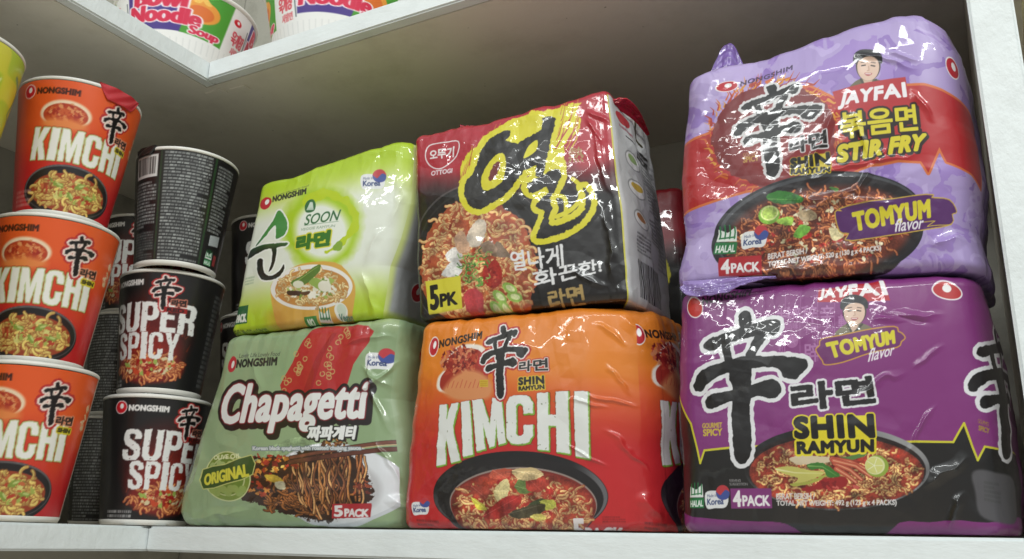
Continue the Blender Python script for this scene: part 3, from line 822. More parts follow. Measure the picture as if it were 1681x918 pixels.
def art_flame(A):
    Z = in_px(2.24, 670, 130); K = in_px(3.672, 740, 170)
    A.fill((0, 0, 0))
    A.over(lambda x, y: x * 0 + 1, lambda x, y: lerp((186, 24, 44), (24, 21, 22), ss(268, 345, y + 26 * ss(800, 1010, x) + 20 * fbm(x / 45, y / 45, 8))))
    # bowl of red noodles
    A.ell(790, 430, 122, 128, (120, 116, 116), alpha=.5); A.ell(791, 431, 120.5, 126.5, (20, 18, 19)); A.ell(790, 432, 112, 119, (60, 58, 58), alpha=.5); A.ell(791, 433, 110.5, 117.5, (22, 20, 20))
    A.ell(784, 440, 96, 108, (170, 74, 40), rough=4, rscale=.06)
    A.noodles(782, 436, 92, 103, 420, 51, (236, 184, 116), (176, 76, 44), 3.8, size=1.1, amp=1.5)
    A.flecks(785, 440, 85, 95, 50, 52, [(190, 66, 34), (206, 110, 60), (150, 40, 28)], 4)
    for p, c in ((((215, 580), (260, 520), (290, 540), (270, 610), (225, 620)), (206, 190, 170)), (((140, 640), (180, 620), (200, 660), (150, 672)), (222, 218, 212)), (((170, 590), (200, 560), (230, 630), (190, 640)), (206, 160, 126)), (((120, 720), (170, 665), (200, 690), (180, 725)), (224, 222, 218)), (((330, 600), (370, 640), (380, 660), (310, 650)), (120, 96, 76)), (((270, 610), (310, 600), (330, 640), (280, 640)), (150, 120, 96)), (((200, 790), (240, 770), (270, 800), (260, 850), (210, 860)), (196, 60, 66)), (((280, 690), (330, 670), (345, 740), (310, 770), (280, 750)), (176, 40, 34))):
        A.leaf(Z(*p), c)
    r = np.random.default_rng(3)
    for k in range(46):
        x, y = Z((r.uniform(195, 300), r.uniform(640, 750)))[0]; t = r.uniform(0, 6)
        A.line([(x, y), (x + 7 * math.cos(t), y + 6 * math.sin(t)), (x + 12 * math.cos(t + .7), y + 10 * math.sin(t + .7))], 1.7, [(96, 160, 60), (60, 120, 44), (140, 190, 90)][r.integers(3)])
    A.flecks(806, 452, 13, 20, 30, 54, [(190, 50, 40), (150, 26, 28), (214, 90, 60)], 3)
    for q in ((330, 800, .8), (370, 770, .5), (345, 840, 1.1), (385, 800, .2), (315, 840, .9)):
        x, y = Z(q[:2])[0]; A.ell(x, y, 13, 8, (150, 190, 80), q[2]); A.ell(x + 1, y, 8, 4.5, (216, 226, 160), q[2])
    A.mottle(784, 440, 96, 108, 9, amt=.28)
    # big flaming word
    ring = smooth_pts(K((95, 475), (135, 430), (160, 345), (200, 250), (245, 205), (300, 175), (348, 165), (350, 205), (330, 230), (400, 250), (450, 320), (455, 400), (410, 465), (330, 560), (250, 610), (170, 645), (110, 610), (85, 540)), 3)
    hole = smooth_pts(K((190, 490), (210, 410), (262, 335), (312, 312), (336, 345), (334, 410), (300, 495), (212, 530)), 3)
    parts = [ring, smooth_pts(K((350, 260), (400, 245), (440, 215), (540, 160), (545, 92), (620, 88), (606, 200), (584, 320), (566, 430), (548, 456), (515, 448), (515, 382), (440, 420), (380, 400)), 2),
             smooth_pts(K((470, 495), (560, 440), (630, 402), (668, 432), (648, 490), (612, 560), (600, 580), (618, 640), (600, 680), (600, 740), (650, 738), (740, 700), (800, 640), (806, 560), (790, 510), (815, 520), (838, 600), (800, 690), (720, 760), (620, 805), (520, 822), (540, 760), (572, 665), (530, 640), (524, 610), (590, 545), (570, 512), (500, 552), (470, 530)), 2)]
    ye = (226, 216, 30)
    fl = K((60, 480), (56, 400), (90, 300), (150, 260), (190, 200), (250, 160), (340, 105), (440, 70), (560, 40), (690, 5), (770, 0), (740, 60), (775, 90), (760, 180), (700, 225), (680, 320), (690, 420), (600, 470), (500, 420), (300, 560), (120, 640), (80, 560))
    A.poly(fl, ye, smooth=3, rough=2.5, rscale=.12)
    rr = np.random.default_rng(12)
    for k in range(26):                     # licks of flame at the word's edges
        x, y = K((rr.uniform(640, 770), rr.uniform(40, 210)))[0]
        A.line([(x - 12, y + 22), (x - 3, y + 6), (x, y - 10), (x + 3, y - 26)], rr.uniform(.8, 2.4), ye if k % 2 else (180, 24, 40), w1=.3)
    for k in range(22):
        x, y = K((rr.uniform(60, 330), 0))[0]; y = K((0, 420 - (x - 756) * 4.2 + rr.uniform(-60, 10)))[0][1]
        A.line([(x - 3, y + 20), (x, y + 4), (x + 4, y - 12)], rr.uniform(.8, 2), ye if k % 2 else (186, 24, 42), w1=.3)
    for p in parts: A.poly(p, ye, lines=[(9.5, ye)], bold=9.5, rough=.8, rscale=.2)
    for p in parts: A.poly(p, (26, 23, 23), rough=1.2, rscale=.25)
    A.poly(hole, ye, bold=1, rough=.8); A.ell(*K((270, 420))[0], 6, 17, (120, 34, 34), .45, rough=1)
    A.poly(K((445, 325), (470, 260), (520, 228), (516, 292), (452, 342)), ye, smooth=3)
    for p in (((640, 730), (690, 700), (690, 580), (625, 560)), ((735, 460), (775, 500), (775, 580), (720, 650), (640, 690))):
        A.line(smooth_pts(K(*p), 4, False), 7, ye)
    A.text("熱", [K((708, 268))[0], K((795, 262))[0], K((708, 360))[0], K((797, 352))[0]], (176, 140, 84), bold=.4)
    # maker's mark, handwriting, count box
    A.poly(Z((62, 285), (75, 245), (130, 235), (180, 232), (172, 280), (120, 325), (80, 318)), None, smooth=4, lines=[(1.6, (232, 226, 228))]); A.poly(Z((62, 285), (75, 245), (130, 235), (180, 232), (172, 280), (120, 325), (80, 318)), (186, 28, 46), smooth=4, bold=-.2)
    A.text("오뚜기", [(703, 247), (744, 241), (705, 262), (742, 257)], (234, 230, 230), bold=.6)
    A.tl("OTTOGI", 706, 288, 741, 284, 7.5, (224, 210, 216), bold=.4)
    wh = (226, 226, 228)
    A.text("열나게", [(838, 416), (922, 402), (842, 446), (924, 438)], wh, bold=.7, rough=.5)
    A.text("화끈한!", [(872, 446), (982, 424), (876, 474), (984, 446)], wh, bold=.7, rough=.5)
    A.text("라면", [(896, 478), (953, 467), (898, 503), (957, 494)], (176, 146, 84), bold=1, rough=.6)
    A.poly(Z((58, 742), (190, 724), (190, 840), (62, 860)), (224, 214, 50))
    A.tl("5", 703, 507, 715, 505, 37, (26, 24, 22), bold=2); A.tl("PK", 719, 502, 746, 498, 19, (26, 24, 22), bold=1.3)
    A.micro([(745, 522), (806, 512), (745, 534), (806, 523)], 2, (110, 96, 90), 9, .6)


def art_flame_side(A):
    """cooking steps panel; sheet is 0..100 wide, 0..300 high"""
    A.fill((200, 202, 200))
    A.rect(-40, -5, 1.5, 305, (214, 206, 60)); A.rect(-60, -60, 300, 8, (180, 26, 44))
    A.over(lambda x, y: .6 * ss(60, 85, x), (150, 150, 152))
    A.ell(25, 28, 14, 9, (196, 60, 66)); A.micro([(15, 38), (42, 40), (15, 44), (42, 46)], 1, (150, 40, 60), 1)
    A.line([(60, 12), (56, 40), (64, 44)], 5, (60, 56, 30)); A.line([(26, 52), (50, 60)], 1.5, (40, 40, 40)); A.rect(46, 56, 80, 72, (40, 40, 40))
    A.micro([(48, 59), (78, 60), (48, 70), (78, 71)], 2, (220, 220, 220), 3)
    for y, c in ((85, (150, 180, 110)), (128, (214, 176, 60)), (174, (190, 120, 60))):
        A.ell(35, y, 17, 14, (150, 152, 150)); A.ell(35, y, 15, 12, (230, 230, 226)); A.ell(35, y - 3, 11, 6, c)
        A.micro([(58, y - 16), (95, y - 15), (58, y + 22), (95, y + 24)], 7, (90, 90, 90), int(y))
    A.micro([(22, 195), (52, 195), (22, 225), (52, 225)], 6, (80, 80, 80), 6)
    r = np.random.default_rng(8); x = 22
    while x < 72:
        w = r.uniform(.8, 2.6); A.rect(x, 235, x + w, 288, (30, 30, 30)); x += w + r.uniform(.8, 2.2)
    A.micro([(72, 60), (98, 60), (72, 230), (98, 230)], 26, (100, 100, 102), 12, .6)


def art_sage(A):
    Z = in_px(2.482, 280, 510); K = in_px(5.253, 340, 590)
    A.fill((148, 174, 128))
    A.over(lambda x, y: .5 * ss(.45, .7, vnoise(x / 120, y / 90, 6)), (132, 160, 112))
    A.over(lambda x, y: ss(545, 515, y) * .6, (196, 206, 150))
    A.poly(Z((470, 300), (505, 190), (562, 78), (700, 60), (812, 70), (750, 190), (700, 300)), (190, 36, 38), smooth=3)
    r = np.random.default_rng(5); go = (196, 166, 96)
    for k in range(34):                                            # gold scrollwork
        t = r.random(); x = 470 + t * 100 + (150 if k % 2 else 30) * (1 - .0) - 20; y = 300 - t * 215
        x, y = Z((x + r.uniform(-25, 25), y + r.uniform(-14, 14)))[0]; a = r.uniform(0, 6.28); pts = []
        for j in range(10): pts.append((x, y)); x += 2.1 * math.cos(a); y += 2.1 * math.sin(a); a += r.choice([.55, .7])
        A.line(pts, 1.5, go, alpha=.9)
    A.poly(Z((555, 300), (600, 170), (650, 80), (668, 80), (625, 170), (590, 300)), (170, 28, 34))
    # plate
    A.ell(547, 786, 101, 76, (206, 210, 216)); A.ell(546, 783, 97, 72, (224, 227, 232)); A.ell(530, 790, 84, 60, (196, 196, 200), soft=10)
    A.poly(Z((285, 740), (330, 660), (380, 560), (480, 560), (600, 520), (740, 550), (790, 660), (780, 760), (640, 850), (480, 820), (360, 770)), (58, 34, 24), smooth=4, rough=3)
    A.noodles(500, 808, 72, 32, 120, 71, (168, 98, 44), (52, 28, 20), 3.4, size=1.1)
    for k in range(40):                                            # strands hanging from the chopsticks
        x0 = 500 + r.uniform(0, 285); pts = []; x = x0; ph = r.uniform(0, 6); wv = r.uniform(.45, 1.0); am = r.uniform(3, 11); y0 = 552 + r.uniform(0, 40) - (x0 - 500) * .08
        end = r.uniform(.55, 1.0) * 290
        for j in range(12):
            pts.append((x + am * math.sin(ph + j * wv), y0 + j * end / 12)); x += (625 - x0) * .016 + r.uniform(-2.5, 2.5)
        c = [(196, 122, 58), (164, 90, 40), (212, 148, 84), (132, 68, 32), (110, 54, 26)][r.integers(5)]
        p = smooth_pts(Z(*pts), 3, False); w = r.uniform(2.4, 3.8)
        A.line(p, w + 1.5, (44, 24, 18)); A.line(p, w, c); A.line([(u - .25 * w, v) for u, v in p], w * .28, tuple(min(255, v + 55) for v in c), alpha=.75)
    A.flecks(425, 770, 26, 34, 60, 72, [(150, 36, 28), (180, 60, 30), (206, 130, 50), (96, 40, 26), (60, 30, 24)], 6)
    A.flecks(450, 745, 50, 14, 40, 73, [(206, 120, 40), (176, 50, 34), (226, 190, 90), (120, 30, 28)], 5)
    A.flecks(585, 790, 14, 22, 26, 74, [(120, 40, 26), (60, 30, 22), (160, 70, 40)], 4)
    A.flecks(552, 712, 20, 9, 30, 75, [(196, 130, 50), (150, 84, 36), (90, 50, 26)], 4)
    A.leaf(Z((395, 640), (440, 635), (470, 665), (430, 670)), (214, 176, 50)); A.leaf(Z((435, 670), (470, 665), (475, 700), (445, 695)), (214, 206, 170))
    for p, w, c in (((500, 580), (700, 545), (918, 510)), 6.5, (104, 54, 40)), (((505, 560), (700, 520), (918, 478)), 5, (122, 66, 48)):
        A.line(Z(*p), w, c, lines=[(1, (60, 30, 24))])
    A.line(Z((700, 528), (918, 490)), 1.6, (206, 170, 120))
    A.mottle(510, 775, 90, 75, 8, amt=.3)
    # lettering
    A.poly(Z((222, 195), (240, 168), (258, 180), (255, 215), (236, 225), (224, 215)), (196, 40, 52), smooth=4); A.ell(*Z((243, 197))[0], 2.6, 5.5, (226, 226, 220), .2)
    A.tl("NONGSHIM", *Z((262, 208))[0], *Z((440, 198))[0], 11, (30, 36, 32), bold=.8, sp=1.08)
    A.text("Lovely Life Lovely Food", [Z((270, 158))[0], Z((450, 150))[0], Z((268, 178))[0], Z((448, 170))[0]], (60, 70, 60))
    q = K((150, 160), (1420, 100), (95, 562), (1330, 500))
    A.text("Chapagetti", [(q[0][0] + 6, q[0][1]), q[1], q[2], q[3]], (230, 232, 230), bold=2.6, sp=1.06, lines=[(8.5, (34, 26, 26)), (4.4, (132, 24, 40))], shift=(4, 5, 8.5, (34, 26, 26)))
    A.text("짜파게티", K((915, 490), (1292, 482), (892, 612), (1268, 590)), (236, 238, 236), bold=1.4, lines=[(3.4, (36, 34, 32))], shift=(1.5, 1.5, 3, (36, 34, 32)))
    A.text("Korean black spaghetti with roasted chajang sauce", [(423, 717), (590, 715), (423, 725), (590, 723)], (210, 214, 216), bold=.5, lines=[(1.6, (110, 124, 130))])
    cx, cy = Z((247, 645))[0]
    A.ell(cx, cy, 38, 45, (206, 214, 150)); A.ell(cx, cy, 36, 43, (126, 150, 52)); A.ell(cx, cy, 29, 35, (196, 204, 140)); A.ell(cx, cy, 27, 33, (110, 138, 46))
    for k in range(9): A.ell(cx - 24 + 6 * k, cy + 24 + 5 * math.sin(k * 2), 6, 7, (150, 172, 84)); A.ell(cx - 24 + 6 * k, cy - 20 + 5 * math.sin(k * 2), 5, 6, (170, 190, 110))
    A.text("OLIVE OIL", [(cx - 22, cy - 38), (cx + 24, cy - 41), (cx - 22, cy - 31), (cx + 24, cy - 33)], (228, 232, 180), bold=.4)
    A.poly(Z((148, 612), (240, 592), (348, 552), (348, 632), (250, 672), (150, 697)), (62, 92, 36), smooth=2, lines=[(1.6, (206, 210, 120))])
    A.text("ORIGINAL", Z((156, 634), (332, 588), (156, 682), (334, 640)), (226, 218, 60), bold=1.1)
    A.poly(Z((645, 768), (788, 764), (788, 832), (640, 838)), (190, 40, 50))
    A.tl("5", *Z((652, 828))[0], *Z((680, 827))[0], 20, (236, 230, 230), bold=1.2); A.tl("PACK", *Z((690, 827))[0], *Z((778, 828))[0], 14, (236, 230, 230), bold=1)
    A.korea(*Z((798, 130))[0], 36, 29)


def art_lime(A):
    Z = in_px(2.782, 280, 230); K = in_px(6.12, 390, 330)
    A.fill((226, 232, 218))
    g = (178, 212, 22)
    A.over(lambda x, y: ss(350, 285, y + (x - 520) * .22), g)
    A.over(lambda x, y: .95 * ss(430, 520, y + (x - 520) * .10), g)
    A.over(lambda x, y: .6 * ss(630, 672, x), g)
    # broad wash ring
    cx, cy = K((850, 290))[0]
    A.ell(cx, cy, 64, 66, (170, 210, 24), -.5, soft=18, rough=4, rscale=.05); A.ell(cx + 2, cy + 4, 43, 47, (232, 238, 226), -.5, soft=14)
    A.line(smooth_pts(K((700, 20), (900, -60), (1120, 60), (1180, 260), (1060, 430), (920, 520)), 4, False), 17, (190, 214, 20), w1=7, rough=3, rscale=.06)
    A.leaf(K((980, 460), (1040, 410), (1070, 460), (1040, 510), (990, 500)), (136, 176, 50))
    A.poly(K((690, 60), (720, 10), (770, 0), (800, 50), (790, 110), (740, 130), (700, 120)), (46, 110, 60), smooth=3)
    for k in range(6): A.line(K((715 + 12 * k, 100), (745 + 4 * k, 30 + 8 * (k % 2))), 1.6, (206, 222, 206))
    A.text("SOON", K((715, 150), (1055, 108), (690, 255), (1020, 210)), (50, 110, 66), bold=.3)
    A.text("VEGGIE RAMYUN", K((660, 285), (1000, 250), (655, 310), (995, 275)), (120, 150, 120))
    A.line(K((690, 258), (1030, 220)), .6, (90, 140, 100))
    A.text("라면", K((625, 370), (955, 312), (612, 500), (935, 450)), (50, 120, 40), bold=2, lines=[(4, (222, 216, 50))])
    # printed bowl
    A.poly(Z((455, 690), (480, 640), (600, 570), (760, 560), (835, 620), (850, 700), (800, 880), (780, 1000), (500, 1000), (470, 860)), (224, 170, 70), smooth=3)
    A.over(lambda x, y: .6 * ss(470, 445, x) * ss(500, 520, y) * ss(420, 450, x), (206, 140, 50))
    bx, by = Z((648, 672))[0]
    A.ell(bx, by, 69, 36, (236, 234, 228), -.08); A.ell(bx + 1, by + 1, 62, 30, (206, 140, 66), -.08)
    A.noodles(bx, by + 1, 58, 27, 190, 81, (238, 214, 150), (190, 126, 60), 2.6, size=.7, amp=1.4)
    A.flecks(bx, by, 40, 18, 60, 82, [(226, 226, 200), (166, 190, 90), (236, 232, 214), (120, 150, 60), (240, 236, 220)], 5)
    A.leaf(Z((555, 650), (610, 620), (690, 570), (690, 600), (640, 650), (580, 670)), (92, 130, 50), (Z((570, 655), (685, 580)), (166, 190, 100)))
    A.leaf(Z((640, 655), (700, 690), (720, 660), (670, 630)), (150, 180, 80)); A.leaf(Z((540, 690), (600, 690), (590, 710), (545, 710)), (70, 44, 36)); A.leaf(Z((600, 695), (640, 690), (630, 705), (605, 708)), (96, 60, 46))
    A.ell(*Z((710, 668))[0], 11, 9, (232, 228, 210)); A.ell(*Z((590, 660))[0], 9, 6, (222, 222, 196))
    # brush word
    dg = lambda x, y: lerp((60, 146, 62), (22, 34, 28), ss(384, 420, y))
    s1 = K((395, 110), (415, 95), (440, 100), (490, 170), (512, 230), (505, 300), (470, 350), (400, 380), (385, 360), (390, 260), (360, 250), (280, 340), (170, 436), (160, 432), (260, 310), (350, 200))
    s2 = K((90, 485), (160, 455), (260, 432), (380, 425), (510, 420), (512, 440), (480, 458), (400, 468), (398, 500), (380, 600), (340, 690), (306, 712), (330, 650), (345, 560), (340, 478), (260, 490), (150, 535), (70, 578), (62, 560))
    s3 = K((178, 590), (205, 572), (240, 582), (246, 640), (260, 715), (310, 752), (380, 735), (440, 690), (472, 635), (484, 680), (450, 740), (390, 780), (290, 796), (230, 785), (190, 730), (176, 650))
    for p in (s1, s2, s3): A.poly(p, None, smooth=2, lines=[(2.6, (236, 240, 232))])
    for p in (s1, s2, s3): A.poly(p, dg, smooth=2, rough=.4)
    # small things
    A.ell(*Z((424, 281))[0], 12, 9.5, (200, 30, 42), -.7, rough=.5); A.ell(*Z((430, 275))[0], 3.6, 5, (236, 238, 230), .6)
    A.tl("NONGSHIM", *Z((460, 277))[0], *Z((620, 250))[0], 9.5, (40, 44, 36), bold=.7, sp=1.08); A.text("Lovely Life Lovely Food", Z((475, 240), (630, 208), (475, 250), (630, 218)), (80, 96, 50))
    A.korea(*Z((866, 160))[0], 33, 28)
    A.poly(Z((258, 758), (340, 750), (332, 832), (250, 840)), (34, 106, 60)); A.tl("5", *Z((252, 828))[0], *Z((268, 827))[0], 17, (232, 236, 226), bold=1); A.tl("PACK", *Z((274, 828))[0], *Z((328, 824))[0], 12, (232, 236, 226), bold=.9)
    A.micro(Z((322, 622), (372, 615), (318, 662), (365, 655)), 3, (150, 176, 140), 2)
    A.tl("NET WEIGHT: 560 g (112 g x 5 PACKS)", *Z((215, 882))[0], *Z((412, 866))[0], 6.5, (70, 90, 30), bold=.2)
    A.poly(Z((598, 805), (655, 798), (652, 862), (596, 866)), (60, 140, 60)); A.tl("NO", *Z((612, 832))[0], *Z((638, 829))[0], 7, (232, 238, 226), bold=.5); A.tl("MEAT", *Z((604, 856))[0], *Z((648, 852))[0], 6, (232, 238, 226), bold=.4)
    A.halal(*Z((662, 755))[0], 23, 38)
    A.ell(*Z((775, 775))[0], 11, 13, (232, 236, 226)); A.ell(*Z((778, 770))[0], 8, 9, (206, 222, 200)); A.text("Vegan", Z((762, 790), (826, 785), (762, 815), (826, 812)), (60, 130, 110), bold=.3)
    A.micro(Z((745, 832), (822, 826), (745, 862), (822, 858)), 3, (214, 226, 210), 4)


def art_lime_side(A):
    """silver information panel; sheet 0..100 x 0..200"""
    A.fill((176, 180, 182))
    A.over(lambda x, y: ss(8, 2, x), (206, 220, 130))
    A.micro([(34, 20), (96, 22), (34, 120), (96, 124)], 18, (90, 94, 98), 3, .7)
    A.logo(40, 160, 9, 11, .4); A.micro([(56, 150), (96, 152), (56, 170), (96, 172)], 3, (90, 94, 98), 5)
    A.over(lambda x, y: ss(188, 198, y), (190, 210, 60))


# ------------------------------------------------------------------ the wrap-round prints of cups and bowls (540 round x 240 high)
def art_cup_orange(A):
    A.fill((0, 0, 0))
    A.over(lambda x, y: x * 0 + 1, lambda x, y: lerp((220, 88, 38), (188, 34, 38), ss(70, 200, y + 30 * fbm(x / 60, y / 60, 3))))
    A.logo(-92, 26, 10, 11); A.tl("NONGSHIM", -77, 32, -14, 32, 10, (60, 26, 20), bold=.8, sp=1.08)
    A.ell(-30, 66, 38, 24, (232, 206, 176), soft=4); A.ell(-30, 68, 33, 20, (176, 62, 34)); A.flecks(-30, 65, 28, 15, 70, 5, [(196, 90, 50), (160, 44, 30), (214, 140, 90)], 5); A.ell(-30, 84, 34, 10, (222, 130, 70), soft=12)
    A.ell(-6, 198, 82, 46, (30, 28, 30)); A.ell(-6, 195, 80, 43, (96, 92, 94)); A.ell(-6, 196, 78, 41, (34, 30, 32)); A.ell(-4, 199, 68, 33, (150, 62, 36))
    A.noodles(-4, 199, 62, 28, 170, 6, (222, 190, 104), (140, 70, 36), 4)
    A.flecks(-4, 194, 50, 20, 36, 7, [(176, 60, 40), (160, 170, 80), (206, 200, 120), (120, 130, 60), (190, 100, 60)], 5)
    for x, y, t in ((-24, 188, .3), (12, 184, -.4), (-2, 204, .9), (30, 200, .1)): A.ell(x, y, 9, 4, (128, 148, 60), t, rough=2, rscale=.3); A.ell(x + 2, y - 1, 5, 1.6, (186, 196, 120), t)
    block_word(A, "KIMCHI", [(-74, 92), (76, 92), (-79, 147), (79, 147)], (230, 228, 222), lines=[(2.6, (150, 40, 26)), (1.6, (176, 190, 120))], gap=.16, rough=.5)
    hanja(A, [(24, 28), (70, 28), (26, 96), (72, 96)], rims=((6, (176, 40, 40)), (3, (226, 206, 196))), rough=.8, rscale=.3)
    A.text("라면", [(54, 80), (82, 78), (54, 92), (82, 91)], (40, 24, 24), bold=.8, lines=[(2.6, (220, 150, 120))])
    A.tl("SHIN", 60, 103, 82, 103, 6, None, lines=[(3, (206, 190, 40))]); A.tl("SHIN", 60, 103, 82, 103, 6, (34, 28, 22), bold=.6)
    A.micro([(-112, 196), (-72, 196), (-112, 226), (-72, 226)], 4, (206, 150, 140), 3)
    A.rect(128, -5, 250, 245, (206, 196, 184)); A.micro([(134, 20), (186, 20), (134, 225), (186, 225)], 30, (80, 40, 36), 3); A.micro([(192, 20), (244, 20), (192, 160), (244, 160)], 20, (80, 40, 36), 4)
    A.rect(255, 60, 285, 130, (206, 170, 150)); A.flecks(112, 70, 8, 24, 12, 9, [(226, 190, 150)], 5)


def art_cup_black(A):
    A.fill((30, 29, 30))
    A.ell(0, 130, 66, 66, (92, 22, 22), soft=60); A.ell(0, 165, 62, 36, (130, 32, 24), soft=40)
    r = np.random.default_rng(4)
    for k in range(40):
        x, y = r.uniform(-80, 80), r.uniform(70, 190)
        A.line([(x, y), (x + r.uniform(-8, 8), y - r.uniform(8, 26))], r.uniform(1, 4), (206, 70, 30), w1=.2, alpha=.3)
    A.ell(6, 192, 72, 30, (120, 30, 24), soft=10); A.noodles(6, 190, 66, 24, 150, 12, (214, 140, 84), (120, 30, 24), 3.6)
    A.flecks(6, 187, 55, 18, 50, 13, [(206, 190, 150), (190, 70, 40), (150, 170, 80), (220, 160, 110), (150, 30, 26)], 6)
    A.logo(-92, 26, 10, 11); A.tl("NONGSHIM", -77, 32, -14, 32, 10, (226, 224, 222), bold=.9, sp=1.08)
    wh = (222, 222, 220)
    block_word(A, "SUPER", [(-82, 66), (84, 66), (-84, 124), (86, 124)], wh, gap=.10, rough=.7); block_word(A, "SPICY", [(-68, 124), (60, 124), (-68, 176), (62, 176)], wh, gap=.12, rough=.7)
    for k in range(70): A.line([(r.uniform(-80, 80), r.uniform(70, 175)), ] * 2, r.uniform(.6, 1.8), (70, 40, 40))
    hanja(A, [(2, 14), (50, 14), (3, 82), (52, 82)], rims=((5, (170, 36, 36)), (2.6, (226, 206, 200))), rough=.7, rscale=.3)
    A.text("라면", [(38, 60), (62, 58), (38, 71), (62, 70)], (30, 22, 22), bold=.8, lines=[(2.6, (200, 120, 100))])
    A.rect(26, 74, 66, 84, (150, 30, 30)); A.tl("RED", 32, 82.5, 60, 82.5, 6.5, (40, 20, 20), bold=.6)
    A.micro([(-112, 212), (-56, 212), (-112, 236), (-56, 236)], 3, (190, 188, 186), 6)
    # back: barcode and columns of tiny print
    g = (176, 180, 178)
    A.rect(152, 16, 206, 62, (206, 206, 204)); x = 156
    while x < 202:
        w = r.uniform(.8, 2.4); A.rect(x, 20, x + w, 56, (30, 30, 30)); x += w + r.uniform(.8, 2)
    A.micro([(152, 70), (206, 70), (152, 165), (206, 165)], 14, g, 21); A.micro([(152, 172), (206, 172), (152, 232), (206, 232)], 11, (120, 124, 122), 22)
    A.line([(212, 8), (212, 236)], 3, (44, 62, 44))
    A.micro([(218, 10), (300, 10), (218, 236), (300, 236)], 34, g, 23, .85, .6)
    A.line([(306, 8), (306, 236)], 4, (40, 66, 40)); A.micro([(312, 20), (352, 20), (312, 160), (352, 160)], 20, g, 24)
    A.poly([(322, 165), (352, 160), (352, 182), (322, 186)], (170, 176, 178)); A.halal(318, 192, 22, 34); A.rect(344, 200, 356, 222, (150, 60, 60))
    A.micro([(120, 30), (146, 30), (120, 220), (146, 220)], 20, (120, 122, 122), 25)


def art_cup_lime(A):
    A.fill((206, 200, 62))
    A.over(lambda x, y: ss(120, 200, y), (214, 190, 110)); A.over(lambda x, y: .8 * ss(.5, .6, vnoise(x / 50, y / 40, 3)) * ss(170, 90, y), (166, 190, 50))
    for k in range(-2, 4):
        A.line(smooth_pts([(k * 100 + 10, 40), (k * 100 + 40, 60), (k * 100 + 20, 100), (k * 100 + 50, 110)], 4, False), 8, (90, 150, 110), w1=3)
        A.line(smooth_pts([(k * 100 + 55, 50), (k * 100 + 60, 90), (k * 100 + 75, 60)], 4, False), 5, (226, 232, 190), w1=2)
    A.ell(0, 200, 90, 40, (206, 150, 70)); A.noodles(0, 202, 80, 30, 90, 2, (226, 200, 120), (170, 110, 50), 4)


def art_bowl(A):
    A.fill((226, 226, 224))
    for k in range(-3, 4):
        o = k * 180
        A.poly([(o - 72, 40), (o + 62, 40), (o + 62, 190), (o - 72, 182)], (74, 58, 132)); A.poly([(o + 18, 40), (o + 70, 40), (o + 62, 200), (o + 2, 187)], (74, 150, 52))
        A.ell(o + 26, 112, 26, 36, (226, 150, 60)); A.ell(o + 26, 118, 18, 24, (214, 110, 44)); A.line([(o + 20, 84), (o + 26, 66), (o + 34, 84)], 9, (236, 190, 90))
        A.text("Bowl", [(o - 58, 60), (o + 8, 60), (o - 60, 112), (o + 6, 112)], (204, 44, 76), bold=3, lines=[(5.5, (236, 230, 234))])
        A.text("Noodle", [(o - 66, 112), (o + 28, 116), (o - 68, 158), (o + 26, 162)], (204, 44, 76), bold=2.4, lines=[(5, (236, 230, 234))])
        A.text("Soup", [(o + 16, 160), (o + 58, 164), (o + 15, 192), (o + 54, 194)], (204, 44, 76), bold=1.4, lines=[(3.4, (236, 230, 234))])
        A.logo(o + 80, 92, 7, 11); A.text("육개장", [(o + 76, 120), (o + 102, 118), (o + 76, 165), (o + 100, 163)], (206, 60, 76), bold=.8); A.text("사발면", [(o + 80, 172), (o + 100, 171), (o + 80, 196), (o + 100, 195)], (206, 80, 90), bold=.4)
        A.line([(o + 104, 90), (o + 106, 190)], 1.4, (60, 70, 80))
    for k in range(60): A.line([(-270 + k * 9, 205), (-270 + k * 9, 238)], 1.2, (210, 211, 210))


# ------------------------------------------------------------------ noodle packs
def normals(P):
    du = np.roll(P, -1, 1) - np.roll(P, 1, 1)
    dv = np.gradient(P, axis=0)
    n = np.cross(du, dv)
    return n / (np.linalg.norm(n, axis=-1, keepdims=True) + 1e-12)


